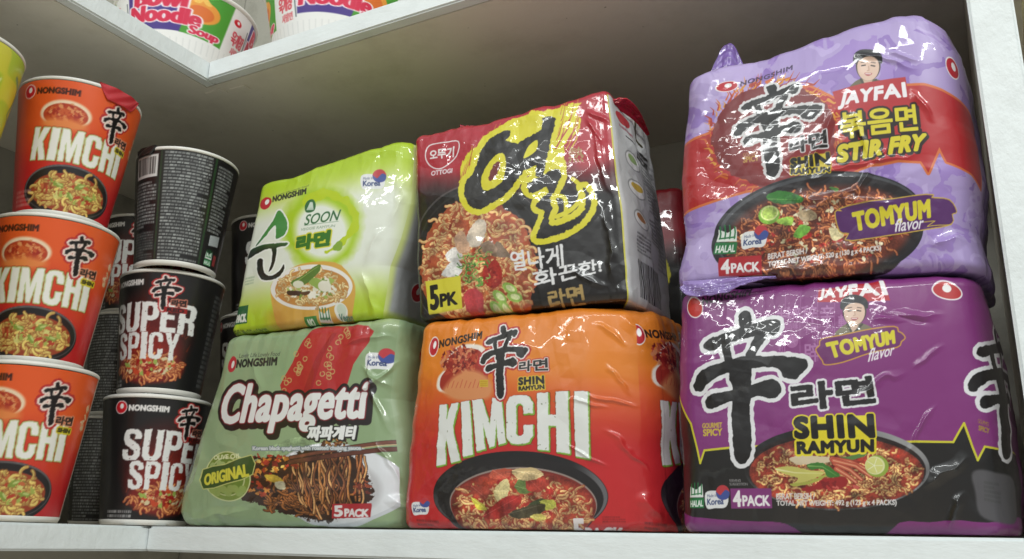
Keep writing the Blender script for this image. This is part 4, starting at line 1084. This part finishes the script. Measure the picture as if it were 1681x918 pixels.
def pack(name, label, quad, yf, depth, sheet, art, side_art=None, side_sheet=None, period=None, back=(120, 120, 120), seed=1,
         nf=380, ns=110, nr=360, rc=.009, rt=.006, rb=.006, bulge=.005, amp=1.0, creases=(), taper=.35, lean_top=0.0, sag=.0, flat_top=True, group=None, rc1=None, warp=.0035, ears=(0, 0), wrap_art=None, top=None, right=None, left=None):
    """One film pack: a rounded block swollen by its contents, printed all over, crumpled.
    quad: front corners (x, z) TL, TR, BL, BR;  sheet: the label sheet's corners for that front."""
    (xlt, zlt), (xrt, zrt), (xlb, zlb), (xrb, zrb) = quad
    W = ((xrt - xlt) + (xrb - xlb)) / 2; Hh = ((zlt - zlb) + (zrt - zrb)) / 2
    hw, hd = W / 2, depth / 2
    rc1 = rc if rc1 is None else rc1                # the front right corner may be slacker than the rest
    # columns round the pack: (kind, fraction)
    cols = []
    fr = np.linspace(0, 1, nf, endpoint=False)
    nc = max(10, int(nf * max(rc, rc1) * 1.57 / (W - 2 * rc)))
    cols += [(0, t) for t in fr] + [(1, t) for t in np.linspace(0, 1, nc, endpoint=False)] + [(2, t) for t in np.linspace(0, 1, ns, endpoint=False)]
    cols += [(3, t) for t in np.linspace(0, 1, 8, endpoint=False)] + [(4, t) for t in np.linspace(0, 1, 40, endpoint=False)] + [(5, t) for t in np.linspace(0, 1, 8, endpoint=False)]
    cols += [(6, t) for t in np.linspace(0, 1, 40, endpoint=False)] + [(7, t) for t in np.linspace(0, 1, nc, endpoint=False)]
    kind = np.array([c[0] for c in cols]); ft = np.array([c[1] for c in cols])
    # rows: bottom cap, lower edge, front, upper edge, top cap -> (z, inset, arc)
    rows = []
    for k in range(5): rows.append((0.0, rb + (hd - rb) * .97 * (1 - k / 5), -rb * .3))
    for a in np.linspace(-90, 0, 14): rows.append((rb + rb * math.sin(math.radians(a)), rb * (1 - math.cos(math.radians(a))), rb * (1 - .785) + rb * math.radians(a) * .5 * 1.0 + rb * .785 - rb * .0))
    zs = np.linspace(rb, Hh - rt, nr)[1:-1]
    for z in zs: rows.append((z, 0.0, z))
    for a in np.linspace(0, 90, 22): rows.append((Hh - rt + rt * math.sin(math.radians(a)), rt * (1 - math.cos(math.radians(a))), Hh - rt + rt * math.radians(a) * .64))
    for k in range(1, 14): rows.append((Hh, rt + (hd - rt) * .97 * k / 13, Hh + (hd - rt) * k / 13 * .3))
    Rz = np.array([r[0] for r in rows]); Re = np.array([r[1] for r in rows]); Rt = np.array([r[2] for r in rows])
    Rt[5:19] = rb * np.linspace(.05, 1, 14)
    R_, Cn = len(rows), len(cols)
    Ex = Re * .55; Ey = Re
    w = hw - Ex; d = hd - Ey
    rr = np.minimum(rc, np.minimum(w, d) * .98); r1 = np.minimum(rc1, np.minimum(w, d) * .98)
    w = w[:, None]; d = d[:, None]; rr = rr[:, None]; r1 = r1[:, None]
    f = ft[None]; ang = f * np.pi / 2
    X = np.zeros((R_, Cn)); Y = np.zeros((R_, Cn))
    for k, (fx, fy) in enumerate([
        (lambda: -(w - rr) + (2 * w - rr - r1) * f, lambda: -d + 0 * f), (lambda: (w - r1) + r1 * np.sin(ang), lambda: -(d - r1) - r1 * np.cos(ang)),
        (lambda: w + 0 * f, lambda: -(d - r1) + (2 * d - rr - r1) * f), (lambda: (w - rr) + rr * np.cos(ang), lambda: (d - rr) + rr * np.sin(ang)),
        (lambda: (w - rr) - 2 * (w - rr) * f, lambda: d + 0 * f), (lambda: -(w - rr) - rr * np.sin(ang), lambda: (d - rr) + rr * np.cos(ang)),
        (lambda: -w + 0 * f, lambda: (d - rr) - 2 * (d - rr) * f), (lambda: -(w - rr) - rr * np.cos(ang), lambda: -(d - rr) - rr * np.sin(ang))]):
        m = kind == k
        X[:, m] = np.broadcast_to(fx(), (R_, Cn))[:, m]; Y[:, m] = np.broadcast_to(fy(), (R_, Cn))[:, m]
    # arc length round the pack, 0 at the front's centre
    s0 = np.concatenate([-(hw - rc) + (2 * hw - rc - rc1) * ft[kind == 0], (hw - rc1) + rc1 * 1.571 * ft[kind == 1], (hw - rc1) + rc1 * 1.571 + (2 * hd - rc - rc1) * ft[kind == 2]])
    S = np.zeros(Cn); S[:len(s0)] = s0
    sm = s0[-1]; S[kind == 3] = sm + rc * ft[kind == 3]; S[kind == 4] = sm + rc + W * ft[kind == 4]
    S[kind == 5] = sm + W + rc * (1 + ft[kind == 5]); S[kind == 6] = -(hw - rc) - rc * 1.571 - 2 * (hd - rc) * (1 - ft[kind == 6]); S[kind == 7] = -(hw - rc) - rc * 1.571 * (1 - ft[kind == 7])
    Sg = np.broadcast_to(S[None], (R_, Cn)); Tg = np.broadcast_to(Rt[:, None], (R_, Cn))
    Z = np.broadcast_to(Rz[:, None], (R_, Cn)).copy()
    # swell of the contents
    u = np.clip(np.abs(X) / hw, 0, 1); v = np.clip(np.abs(Z / Hh - .5) * 2, 0, 1); q = np.clip(np.abs(Y) / hd, 0, 1)
    fy_ = (1 - u ** 2.6) * (1 - v ** 3.0); fx_ = (1 - q ** 2.2) * (1 - v ** 2.6)
    Y = Y + np.sign(Y) * bulge * fy_ * (np.abs(Y) > hd * .5)
    X = X + np.sign(X) * bulge * .6 * fx_ * (np.abs(X) > hw * .5)
    # narrower towards the closed top
    tz = ss(.55, 1.0, Z / Hh)
    Y = Y * (1 - taper * tz * (Y > 0) - lean_top * tz * (Y < 0))
    # bilinear into the measured outline
    a = (X + hw) / W; b = Z / Hh
    gx = (xlb + (xrb - xlb) * a) * (1 - b) + (xlt + (xrt - xlt) * a) * b
    gz = (zlb + (zrb - zlb) * a) * (1 - b) + (zlt + (zrt - zlt) * a) * b
    # slack film: wandering side lines and top line, corners standing up as ears
    gx = gx + warp * fbm(Z / .055, np.sign(X) * 7.3, seed + 60, 2) * ss(.5, 1, np.abs(a - .5) * 2)
    if not flat_top:
        gz = gz + warp * 1.2 * fbm(X / .05, 0 * X, seed + 63, 2) * b ** 6
        gz = gz + (ears[0] * np.exp(-(a / .10) ** 2) + ears[1] * np.exp(-((1 - a) / .12) ** 2)) * b ** 10
    if top: gz = gz + np.interp(a, [k[0] for k in top], [k[1] for k in top]) * b ** 4
    if right: gx = gx + np.interp(b, [k[0] for k in right], [k[1] for k in right]) * ss(.55, 1, a)
    if left: gx = gx + np.interp(b, [k[0] for k in left], [k[1] for k in left]) * ss(.45, 0, a)
    P = np.stack([gx, Y + hd + yf, gz], -1)
    # crumpling
    s_, t_ = Sg, Tg
    edge = np.clip(1 - np.minimum(np.minimum(t_, Hh - t_), .05) / .05, 0, 1) ** 1.5
    edx = np.clip(1 - np.abs(np.abs(s_) - hw) / .03, 0, 1) ** 1.4
    D = .0010 * fbm(s_ / .08, t_ / .08, seed, 2)
    wx, wy = fbm(s_ / .05, t_ / .05, seed + 4), fbm(s_ / .05, t_ / .05, seed + 9)

    def facet(cell, sd, st=1.0, warp=.5):             # film pulled into flat facets meeting at sharp creases
        x = s_ / cell + warp * wx; y = t_ / cell * st + warp * wy
        k = (x + y) * .366; i, j = np.floor(x + k), np.floor(y + k)
        g = (i + j) * .2113; x0, y0 = x - (i - g), y - (j - g)
        i = i.astype(np.int64) + sd * 13; j = j.astype(np.int64) + sd * 7
        up = x0 > y0; i1 = i + up; j1 = j + ~up
        # barycentric weights in the skewed cell
        u_ = x0 + (x0 + y0) * .366; v_ = y0 + (x0 + y0) * .366
        hi = np.maximum(u_, v_); lo = np.minimum(u_, v_)
        h = lambda p, q_: _LAT[q_ & 255, p & 255]
        return (1 - hi) * h(i, j) + (hi - lo) * h(i1, j1) + lo * h(i + 1, j + 1) - .5
    act = ss(.42, .72, vnoise(s_ / .045, t_ / .045, seed + 40))
    act2 = ss(.45, .7, vnoise(s_ / .04, t_ / .04, seed + 50))
    D = D + amp * (.0016 * facet(.038, seed, 1.0) * (.30 + .9 * act) + .0009 * facet(.016, seed + 2, 1.3) * (.08 + act2) + .0004 * facet(.007, seed + 3, .8) * act * act2 + .0001 * facet(.0045, seed + 4, .9) * (act + act2))
    D = D + amp * edge * (.0016 * facet(.011, seed + 6, .30) + .0005 * facet(.006, seed + 8, .5))
    D = D + edx * .0006 * facet(.02, seed + 7, 1.6)
    sd_ = np.where(s_ > hw, 1.0, 0.0) * ss(hw, hw + .03, s_)
    D = D + amp * sd_ * (.0022 * facet(.024, seed + 12, 1.3) + .0009 * facet(.009, seed + 14, 1.2)) * ss(0, .01, hw + depth * .9 - s_)
    Hs = hom(sheet)
    aa = S[None] / W + .5 + 0 * t_; bb = 1 - t_ / Hh
    LX, LY = happ(Hs, aa, bb)
    fr_m = (kind <= 1) | (kind == 7)
    for (x0, y0, x1, y1, wd, hh) in creases:
        ux, uy = x1 - x0, y1 - y0; L2 = ux * ux + uy * uy
        wob = 9 * fbm(LX / 30, LY / 30, seed + 21, 2)
        tt = ((LX - x0) * ux + (LY - y0) * uy) / L2
        dist = ((LX - x0) * uy - (LY - y0) * ux) / math.sqrt(L2) + wob
        D = D + fr_m[None] * hh * .8 * np.maximum(0, 1 - np.abs(dist) / (wd * 2.2)) ** 1.6 * ss(0, .3, tt) * ss(1, .6, tt)
    capf = np.ones(R_); capf[:5] = 0; capf[5:12] = np.linspace(0, 1, 7)
    if flat_top: capf[-13:] = np.linspace(.8, .2, 13)
    N = normals(P)
    P = P + N * (D * capf[:, None])[..., None]
    # rests: never below what carries it, never above the film of the pack that lies on it
    zb = zlb + (zrb - zlb) * a; zt = zlt + (zrt - zlt) * a
    P[..., 2] = np.maximum(P[..., 2], zb + .0003)
    if flat_top: P[..., 2] = np.minimum(P[..., 2], zt + .0006)
    # printing
    mute = lambda c: np.clip((c * .88 + .12 * c.mean(-1, keepdims=True)) * .93, 0, 1)
    col = np.zeros((R_, Cn, 3), np.float32); col[:] = np.array(back) / 255.0
    m = np.flatnonzero((kind == 0) | (kind == 1) & (ft <= (.999 if side_art is None and period is None else .5))); 
    A = Art(LX[:, m], LY[:, m]); art(A); col[:, m] = A.c
    m = np.flatnonzero((kind == 7) | ((kind == 6) & (ft > .4)))
    A = Art(LX[:, m], LY[:, m]); art(A); col[:, m] = A.c
    m = np.flatnonzero((kind == 2) | ((kind == 1) & (ft > (.999 if side_art is None and period is None else .5))))
    if side_art is not None:
        s1 = (hw - rc1) + rc1 * .785; tot = 2 * hd - rc - rc1 + rc1 * .785
        A = Art(((Sg - s1) / tot * side_sheet[0])[:, m], ((1 - Tg / Hh) * side_sheet[1])[:, m]); side_art(A); col[:, m] = A.c
    else:
        X2, Y2 = happ(Hs, aa - (period if period else 0), bb)
        A = Art(X2[:, m], Y2[:, m]); (wrap_art or art)(A); col[:, m] = A.c
    org = np.array([(xlb + xrb) / 2, yf + hd, (zlb + zrb) / 2])
    root = empty(name, org, label, "noodle pack", group)
    o = link("film_wrapper", grid_mesh("film_wrapper", P - org, mute(col), True), M_FILM, root)
    return root, org


def fin(root, org, pts, h, colf, seed=3, name="end_seal", lean=(0, 0, 1), n=110, m=26, crimp=.0006):
    """a crimped seal of the film standing up from the pack: pts = foot line, h(t) = height"""
    p = smooth_pts(pts, max(2, n // (len(pts) - 1)), False); n = len(p)
    t = np.linspace(0, 1, n); hgt = np.array([h(k) for k in t])
    v = np.linspace(0, 1, m)
    L = np.array(lean, float); L /= np.linalg.norm(L)
    tan = np.gradient(p, axis=0); tan /= np.linalg.norm(tan, axis=1, keepdims=True)
    nrm = np.cross(tan, L); nrm /= np.linalg.norm(nrm, axis=1, keepdims=True)
    V, T = np.meshgrid(v, t, indexing='ij')
    P = p[None] + L * (hgt[None] * V)[..., None]
    bend = .0035 * fbm(T * 5, V * 1.5, seed, 2) * V + .0022 * fbm(T * 16, V * 3, seed + 4, 2) * V + crimp * np.sin(V * 60) * (V > .35)
    P = P + nrm[None] * bend[..., None]
    F = P + nrm[None] * .0004; Bk = P - nrm[None] * .0004
    full = np.concatenate([F, Bk[::-1]], 0)
    full = np.concatenate([full, full[:1]], 0)
    col = colf(np.concatenate([T, T[::-1], T[:1]], 0), np.concatenate([V, V[::-1], V[:1]], 0))
    link(name, grid_mesh(name, full - org, col), M_FILM, root)


def solid(c):
    return lambda T, V: np.broadcast_to(np.array(c, np.float32) / 255, T.shape + (3,)) * (1 - .12 * (np.sin(V * 60) > .3)[..., None])


PACKS = "film wrapped noodle multipacks"
Q = lambda *v: [(v[i], v[i + 1]) for i in range(0, 8, 2)]
SHEETS = dict(P=Q(1108.8, 472.0, 1611.0, 440.5, 1106.7, 872.9, 1678.6, 880.2), J=Q(1119.4, 109.3, 1550.0, -5.9, 1108.6, 466.2, 1623.6, 432.3), K=Q(676.9, 526.0, 1049.1, 488.8, 647.6, 867.1, 1075.4, 872.5), Y=Q(676.5, 223.5, 996.7, 146.0, 679.0, 524.4, 1028.4, 489.8), C=Q(361.7, 549.9, 644.9, 516.6, 279.2, 862.5, 642.8, 867.1), S=Q(418.6, 294.2, 674.1, 236.9, 364.8, 548.3, 629.0, 517.1))

pack("noodle_pack", "deep purple noodle pack with a big black brush character, under the lilac pack", Q(.466, .153, .641, .143, .460, .001, .643, .001), .006, .12,
     SHEETS["P"], art_purple, seed=3, nf=470, nr=400, rc=.013, rc1=.026, rt=.007, bulge=.009, amp=1.0, back=(132, 44, 122), group=PACKS,
     creases=[(1545, 655, 1490, 760, 3, .0016), (1400, 650, 1500, 600, 4, .0014), (1430, 520, 1560, 515, 5, .002), (1440, 510, 1540, 530, 3, -.0014), (1520, 800, 1600, 740, 7, .003), (1560, 870, 1590, 800, 6, .003), (1500, 600, 1560, 560, 4, .0012)])
r_, o_ = pack("noodle_pack", "lilac noodle pack with a red band, on top of the deep purple pack", Q(.477, .309, .641, .314, .467, .1545, .645, .1445), .004, .11,
     SHEETS["J"], art_lilac, seed=7, nf=450, nr=410, rc=.012, rc1=.024, rt=.007, bulge=.010, amp=1.15, ears=(0, .002), warp=.0025, top=[(0, -.003), (.15, -.004), (.35, -.007), (.55, -.001), (.8, .001), (.94, .001), (1, -.006)], right=[(0, .002), (.15, -.004), (.3, -.001), (.6, .001), (.85, .003), (.95, -.001), (1, -.006)], left=[(0, -.002), (.08, -.002), (.2, .004), (.5, -.001), (1, .002)], back=(168, 140, 210), group=PACKS, taper=.5, flat_top=False,
     creases=[(1385, 85, 1500, 110, 4, .002), (1440, 80, 1505, 98, 3, .0016), (1365, 170, 1310, 300, 5, .0022), (1390, 175, 1415, 260, 4, .002), (1290, 320, 1480, 330, 6, .0028), (1300, 345, 1420, 300, 4, .0024), (1450, 230, 1380, 330, 5, .0024), (1480, 140, 1530, 190, 4, .002), (1300, 290, 1520, 240, 4, .0018), (1180, 440, 1500, 430, 9, .003), (1520, 400, 1600, 370, 7, .0025)])
fin(r_, o_, [(.470, .058, .296), (.488, .056, .300), (.512, .054, .304), (.55, .052, .306)], lambda t: .012 + .046 * ss(-.05, .28, t) * ss(.72, .32, t), solid((128, 100, 176)), 5, lean=(.12, .1, 1))
fin(r_, o_, [(.470, .004, .1575), (.482, .001, .1560), (.500, -.001, .1545), (.515, -.001, .1535), (.530, .0, .1525)], lambda t: .0095 * ss(-.15, .15, t) * ss(1.02, .35, t) + .0008, solid((150, 126, 190)), 15, lean=(-.1, -.12, -1), n=160)
pack("noodle_pack", "orange and red kimchi noodle pack showing a black pan, bottom of the middle pile", Q(.260, .152, .441, .149, .254, .001, .448, .001), .006, .105,
     SHEETS["K"], art_orange, period=.86, wrap_art=lambda A: art_orange(A, True), rc1=.045, seed=12, nf=390, ns=150, nr=370, rc=.012, rt=.008, bulge=.008, amp=1.15, back=(206, 60, 34), group=PACKS,
     creases=[(930, 650, 1000, 660, 2.6, .0018), (960, 640, 1040, 655, 2.6, .002), (930, 720, 1000, 765, 2.4, .0016), (1020, 560, 970, 520, 3, .002), (990, 690, 1060, 770, 3, .0022), (985, 590, 1030, 640, 2.4, .0016), (1040, 800, 1080, 860, 7, .003), (1010, 500, 1050, 560, 6, .0022)])
r_, o_ = pack("noodle_pack", "black and red noodle pack with a flaming yellow word, on the orange pack", Q(.248, .308, .419, .309, .259, .1535, .431, .1505), .006, .092,
     SHEETS["Y"], art_flame, side_art=art_flame_side, side_sheet=(100, 300), seed=17, nf=350, ns=150, nr=380, rc=.007, rt=.005, bulge=.006, amp=1.25, ears=(0, .004), warp=.003, back=(190, 190, 190), taper=.15, flat_top=False, group=PACKS,
     creases=[(960, 190, 990, 240, 4, .002), (970, 210, 1000, 330, 4, .0022), (985, 330, 1010, 480, 5, .002), (930, 440, 1000, 470, 4, .0018), (960, 180, 1000, 200, 4, .002)])
fin(r_, o_, [(.256, .058, .303), (.275, .056, .305), (.32, .054, .306)], lambda t: .040 - .018 * t - .016 * ss(.8, 1, t), solid((190, 60, 84)), 9, lean=(.0, .1, 1))
fin(r_, o_, [(.405, .012, .300), (.416, .022, .303), (.422, .045, .303), (.424, .07, .300)], lambda t: .009 * ss(-.1, .2, t) * ss(1.1, .35, t) + .002, solid((186, 26, 48)), 12, lean=(.8, .1, .45))
pack("noodle_pack", "sage green noodle pack showing dark noodles lifted by chopsticks, under the lime pack", Q(.057, .160, .240, .159, .024, .001, .250, .001), .008, .10,
     SHEETS["C"], art_sage, period=1.03, rc1=.018, left=[(0, .006), (.07, -.004), (.2, -.006), (.5, .001), (1, .0)], right=[(0, .0), (.1, .006), (.25, .004), (.6, -.004), (1, .002)], seed=22, nf=400, ns=110, nr=370, rc=.010, rt=.008, bulge=.009, amp=1.1, back=(158, 182, 146), group=PACKS,
     creases=[(600, 560, 635, 700, 3, .0026), (585, 640, 650, 575, 2.6, .0022), (560, 560, 640, 540, 3, .0022), (615, 700, 640, 800, 3, .0022), (340, 700, 310, 830, 8, .003), (300, 850, 420, 830, 7, .003), (620, 800, 660, 840, 6, .003), (590, 590, 650, 620, 4, .0018), (400, 560, 440, 640, 6, .0012)])
r_, o_ = pack("noodle_pack", "lime green and white pack with a green brush word, on top of the sage pack", Q(.077, .302, .247, .301, .058, .161, .230, .160), .008, .10,
     SHEETS["S"], art_lime, side_art=art_lime_side, side_sheet=(100, 200), seed=27, nf=360, ns=120, nr=320, rc=.010, rt=.006, bulge=.008, amp=1.0, rc1=.014, warp=.002, top=[(0, -.002), (.3, .001), (.6, .005), (.85, .009), (.95, .008), (1, .003)], right=[(0, -.003), (.15, -.003), (.3, -.004), (.45, .002), (.65, .006), (.9, .003), (1, 0)], left=[(0, .0), (.3, .002), (.6, .001), (1, -.001)], back=(186, 208, 60), taper=.3, flat_top=False, group=PACKS,
     creases=[(655, 280, 625, 380, 4, .002), (625, 370, 600, 440, 5, .0022), (600, 440, 620, 540, 6, .0026), (560, 540, 640, 510, 5, .002), (560, 270, 660, 260, 6, .0016)])
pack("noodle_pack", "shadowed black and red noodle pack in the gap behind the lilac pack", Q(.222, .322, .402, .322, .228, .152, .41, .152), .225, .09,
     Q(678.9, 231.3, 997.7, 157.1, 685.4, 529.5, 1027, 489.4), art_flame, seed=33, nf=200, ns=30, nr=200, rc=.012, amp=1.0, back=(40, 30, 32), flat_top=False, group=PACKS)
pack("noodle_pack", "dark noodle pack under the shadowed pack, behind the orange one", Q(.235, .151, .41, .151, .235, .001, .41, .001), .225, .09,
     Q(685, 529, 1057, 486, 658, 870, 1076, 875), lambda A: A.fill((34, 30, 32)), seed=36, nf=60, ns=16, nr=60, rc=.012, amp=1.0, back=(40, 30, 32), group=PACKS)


# ------------------------------------------------------------------ paper cups
def cup_parts(art, RT, RB, HC, nr=150, nc=420, y_off=0, tab=None, lid_col=None):
    zz = np.linspace(.004, HC - .004, nr); th = np.linspace(0, 2 * np.pi, nc, endpoint=False)
    R_ = RB + (RT - RB) * (zz / HC)
    T, Zz = np.meshgrid(th, zz); Rr = np.broadcast_to(R_[:, None], T.shape)
    Rr = Rr + .00025 * fbm(T * 2.2, Zz / .03, 3, 2)
    # front (label x = 0) faces -Y; label x runs to the viewer's right
    P = np.stack([Rr * np.sin(T - np.pi), -Rr * np.cos(T - np.pi), Zz], -1)
    LX = (T - np.pi) / (2 * np.pi) * 540
    A = Art(np.where(LX < -150, LX + 540, LX) if art is art_cup_black else LX, (1 - Zz / HC) * 240 + y_off); art(A)
    body = grid_mesh("cup_body", P, A.c, True)
    body.materials.append(M_CARD)
    rim = lathe("rim", [(RT - .0015 + .0016 * math.cos(a), HC - .0018 + .0017 * math.sin(a)) for a in np.linspace(-2.2, 3.2, 16)], 128); rim.materials.append(M_RIM)
    lid = lathe("lid", [(RT - .004, HC - .0025), (RT - .002, HC + .0004), (RT * .6, HC - .0002), (.0005, HC - .0006)], 96); lid.materials.append(M_LIDS)
    base = lathe("base_ring", [(RB - .006, .0075), (RB - .0035, .0005), (RB - .0008, .0002), (RB + .0008, .0042), (RB - .001, .0062)], 96); base.materials.append(lid_col or M_RIM)
    out = [("cup_body", body), ("rim", rim), ("lid", lid), ("base_ring", base)]
    if tab:
        a0, a1, dn, mt = tab                           # pull tab of the lid folded down over the rim
        t = np.linspace(a0, a1, 26); v = np.linspace(0, 1, 12)
        Tt, V = np.meshgrid(t, v); w = 1 - (2 * (Tt - a0) / (a1 - a0) - 1) ** 2
        k = (RT - RB) / HC
        dz = dn * V * np.clip(w * 1.6, 0, 1)
        Rr = RT + .0009 + .0012 * V * w - k * dz + .0004 * np.sin(V * 9 + Tt * 20)
        Z2 = HC + .0008 - dz
        O = np.stack([Rr * np.sin(Tt), -Rr * np.cos(Tt), Z2], -1); I = np.stack([(Rr - .0007) * np.sin(Tt), -(Rr - .0007) * np.cos(Tt), Z2 - .0003], -1)
        full = np.concatenate([O, I[::-1], O[:1]], 0)
        me = grid_mesh("lid_tab", full); me.materials.append(mt); out.append(("lid_tab", me))
    return out


def place_cup(parts, loc, yaw, label, group, tilt=(0, 0), tab=False):
    r = empty("noodle_cup", loc, label, "noodle cup", group)
    r.rotation_euler = (tilt[0], tilt[1], yaw)
    for nm, me in parts:
        if nm == "lid_tab" and not tab: continue
        o = bpy.data.objects.new(nm, me); C.objects.link(o); o.parent = r
    return r


G1 = "orange paper noodle cups"; G2 = "black paper noodle cups"
HK = .1195
cup_o = cup_parts(art_cup_orange, .050, .036, HK, tab=(.10, .95, .013, M_TAB_R))
place_cup(cup_o, (-.050, -.092, .0005), math.radians(50), "orange noodle cup at the foot of the orange pile, standing on the shelf", G1)
place_cup(cup_o, (-.050, -.092, .0005 + HK + .0012), math.radians(50), "orange noodle cup in the middle of the orange pile", G1, (.004, 0))
place_cup(cup_o, (-.047, -.093, .0005 + 2 * HK + .0028), math.radians(64), "orange noodle cup on top of the orange pile, a red lid tab at its rim", G1, (.006, .004), True)
HB = .1085
cup_b = cup_parts(art_cup_black, .0462, .035, HB, tab=(1.75, 2.35, .008, M_TAB_B))
place_cup(cup_b, (-.026, .016, .0005), math.radians(71), "black spicy noodle cup standing on the shelf left of the sage pack", G2)
place_cup(cup_b, (-.020, .010, .0005 + HB + .0012), math.radians(26), "black spicy noodle cup in the middle of its pile, its bold white words facing out", G2, (.003, .0))
place_cup(cup_b, (-.006, -.002, .0005 + 2 * HB + .0026), math.radians(238), "black noodle cup on top of its pile, turned to show columns of small print", G2, (.0, .004), True)
G3 = "black cups in shadow behind the front piles"
for k in range(3):
    place_cup(cup_b, (-.185, .100, .0005 + k * (HB + .0012)), math.radians((205, 200, 30)[k]),
              ("shadowed black cup on the shelf behind the orange pile", "shadowed black cup second up behind the orange pile", "shadowed black cup on top of the hidden pile behind the orange cups")[k], G3)
for k in range(3):
    place_cup(cup_b, (-.055, .165, .0005 + k * (HB + .0012)), math.radians((40, 28, 60)[k]),
              ("shadowed black cup on the shelf behind the sage pack", "shadowed black cup behind the sage and lime packs, part of a white word showing", "shadowed black cup on top of the hidden pile left of the lime pack")[k], G3)
cup_l = cup_parts(art_cup_lime, .050, .036, HK, nr=90, nc=240)
place_cup(cup_l, (-.055, -.200, .0005 + 2 * HK + .003), math.radians(60), "yellow green noodle cup topmost at the left end, cut by the photo's edge", "lime paper noodle cups")
place_cup(cup_l, (-.055, -.200, .0005), math.radians(80), "yellow green noodle cup standing on the shelf at the left end", "lime paper noodle cups")
place_cup(cup_l, (-.055, -.200, .0005 + HK + .0015), math.radians(75), "yellow green noodle cup second up at the left end", "lime paper noodle cups")


# ------------------------------------------------------------------ foam bowls on the upper shelf
def bowl_parts():
    RB, RT, HC = .052, .071, .078
    zz = np.linspace(0, 1, 110); th = np.linspace(0, 2 * np.pi, 540, endpoint=False)
    T, V = np.meshgrid(th, zz)
    Rr = RB + (RT - RB) * V ** .8
    Rr = Rr + .0004 * np.sin(T * 90) * ss(.2, .05, V)
    P = np.stack([Rr * np.sin(np.pi - T), -Rr * np.cos(np.pi - T) * -1 * -1, V * HC], -1)
    LX = (np.pi - T) / (2 * np.pi) * 540
    A = Art(LX, (1 - V) * 240 + 44); art_bowl(A)
    me = grid_mesh("bowl_body", P, A.c, True); me.materials.append(M_FOAM)
    foot = lathe("foot_ring", [(RB - .012, .004), (RB - .010, .0003), (RB - .003, .0001), (RB - .0008, .004)], 96); foot.materials.append(M_RIM)
    rim = lathe("rim", [(RT - .002 + .004 * math.cos(a), HC + .003 * math.sin(a)) for a in np.linspace(-2, 3, 14)], 128); rim.materials.append(M_RIM)
    lid = lathe("lid", [(RT - .004, HC), (RT - .003, HC + .0025), (.001, HC + .002)], 96); lid.materials.append(M_LIDS)
    return [("bowl_body", me), ("foot_ring", foot), ("rim", rim), ("lid", lid)]


bp = bowl_parts()
for loc, yaw, lab in (((-.072, .026, H + .0205), 44, "white foam noodle bowl on the upper shelf at the inside corner"), ((.090, .076, H + .0205), 54, "white foam noodle bowl on the upper shelf, right of the corner bowl")):
    r = empty("noodle_bowl", loc, lab, "noodle bowl", "foam noodle bowls on the upper shelf")
    r.rotation_euler = (0, 0, math.radians(yaw))
    for nm, me in bp:
        o = bpy.data.objects.new(nm, me); C.objects.link(o); o.parent = r

# neighbour bay: the edge of a pale yellow packet past the divider
pack("snack_packet", "pale yellow packet standing past the white divider at the right edge", Q(.684, .335, .84, .335, .684, .001, .84, .001), .010, .08,
     Q(1665, 30, 1900, 0, 1690, 300, 1920, 300), lambda A: A.fill((206, 200, 110)), seed=44, nf=60, ns=16, nr=60, rc=.012, back=(206, 200, 110), flat_top=False)
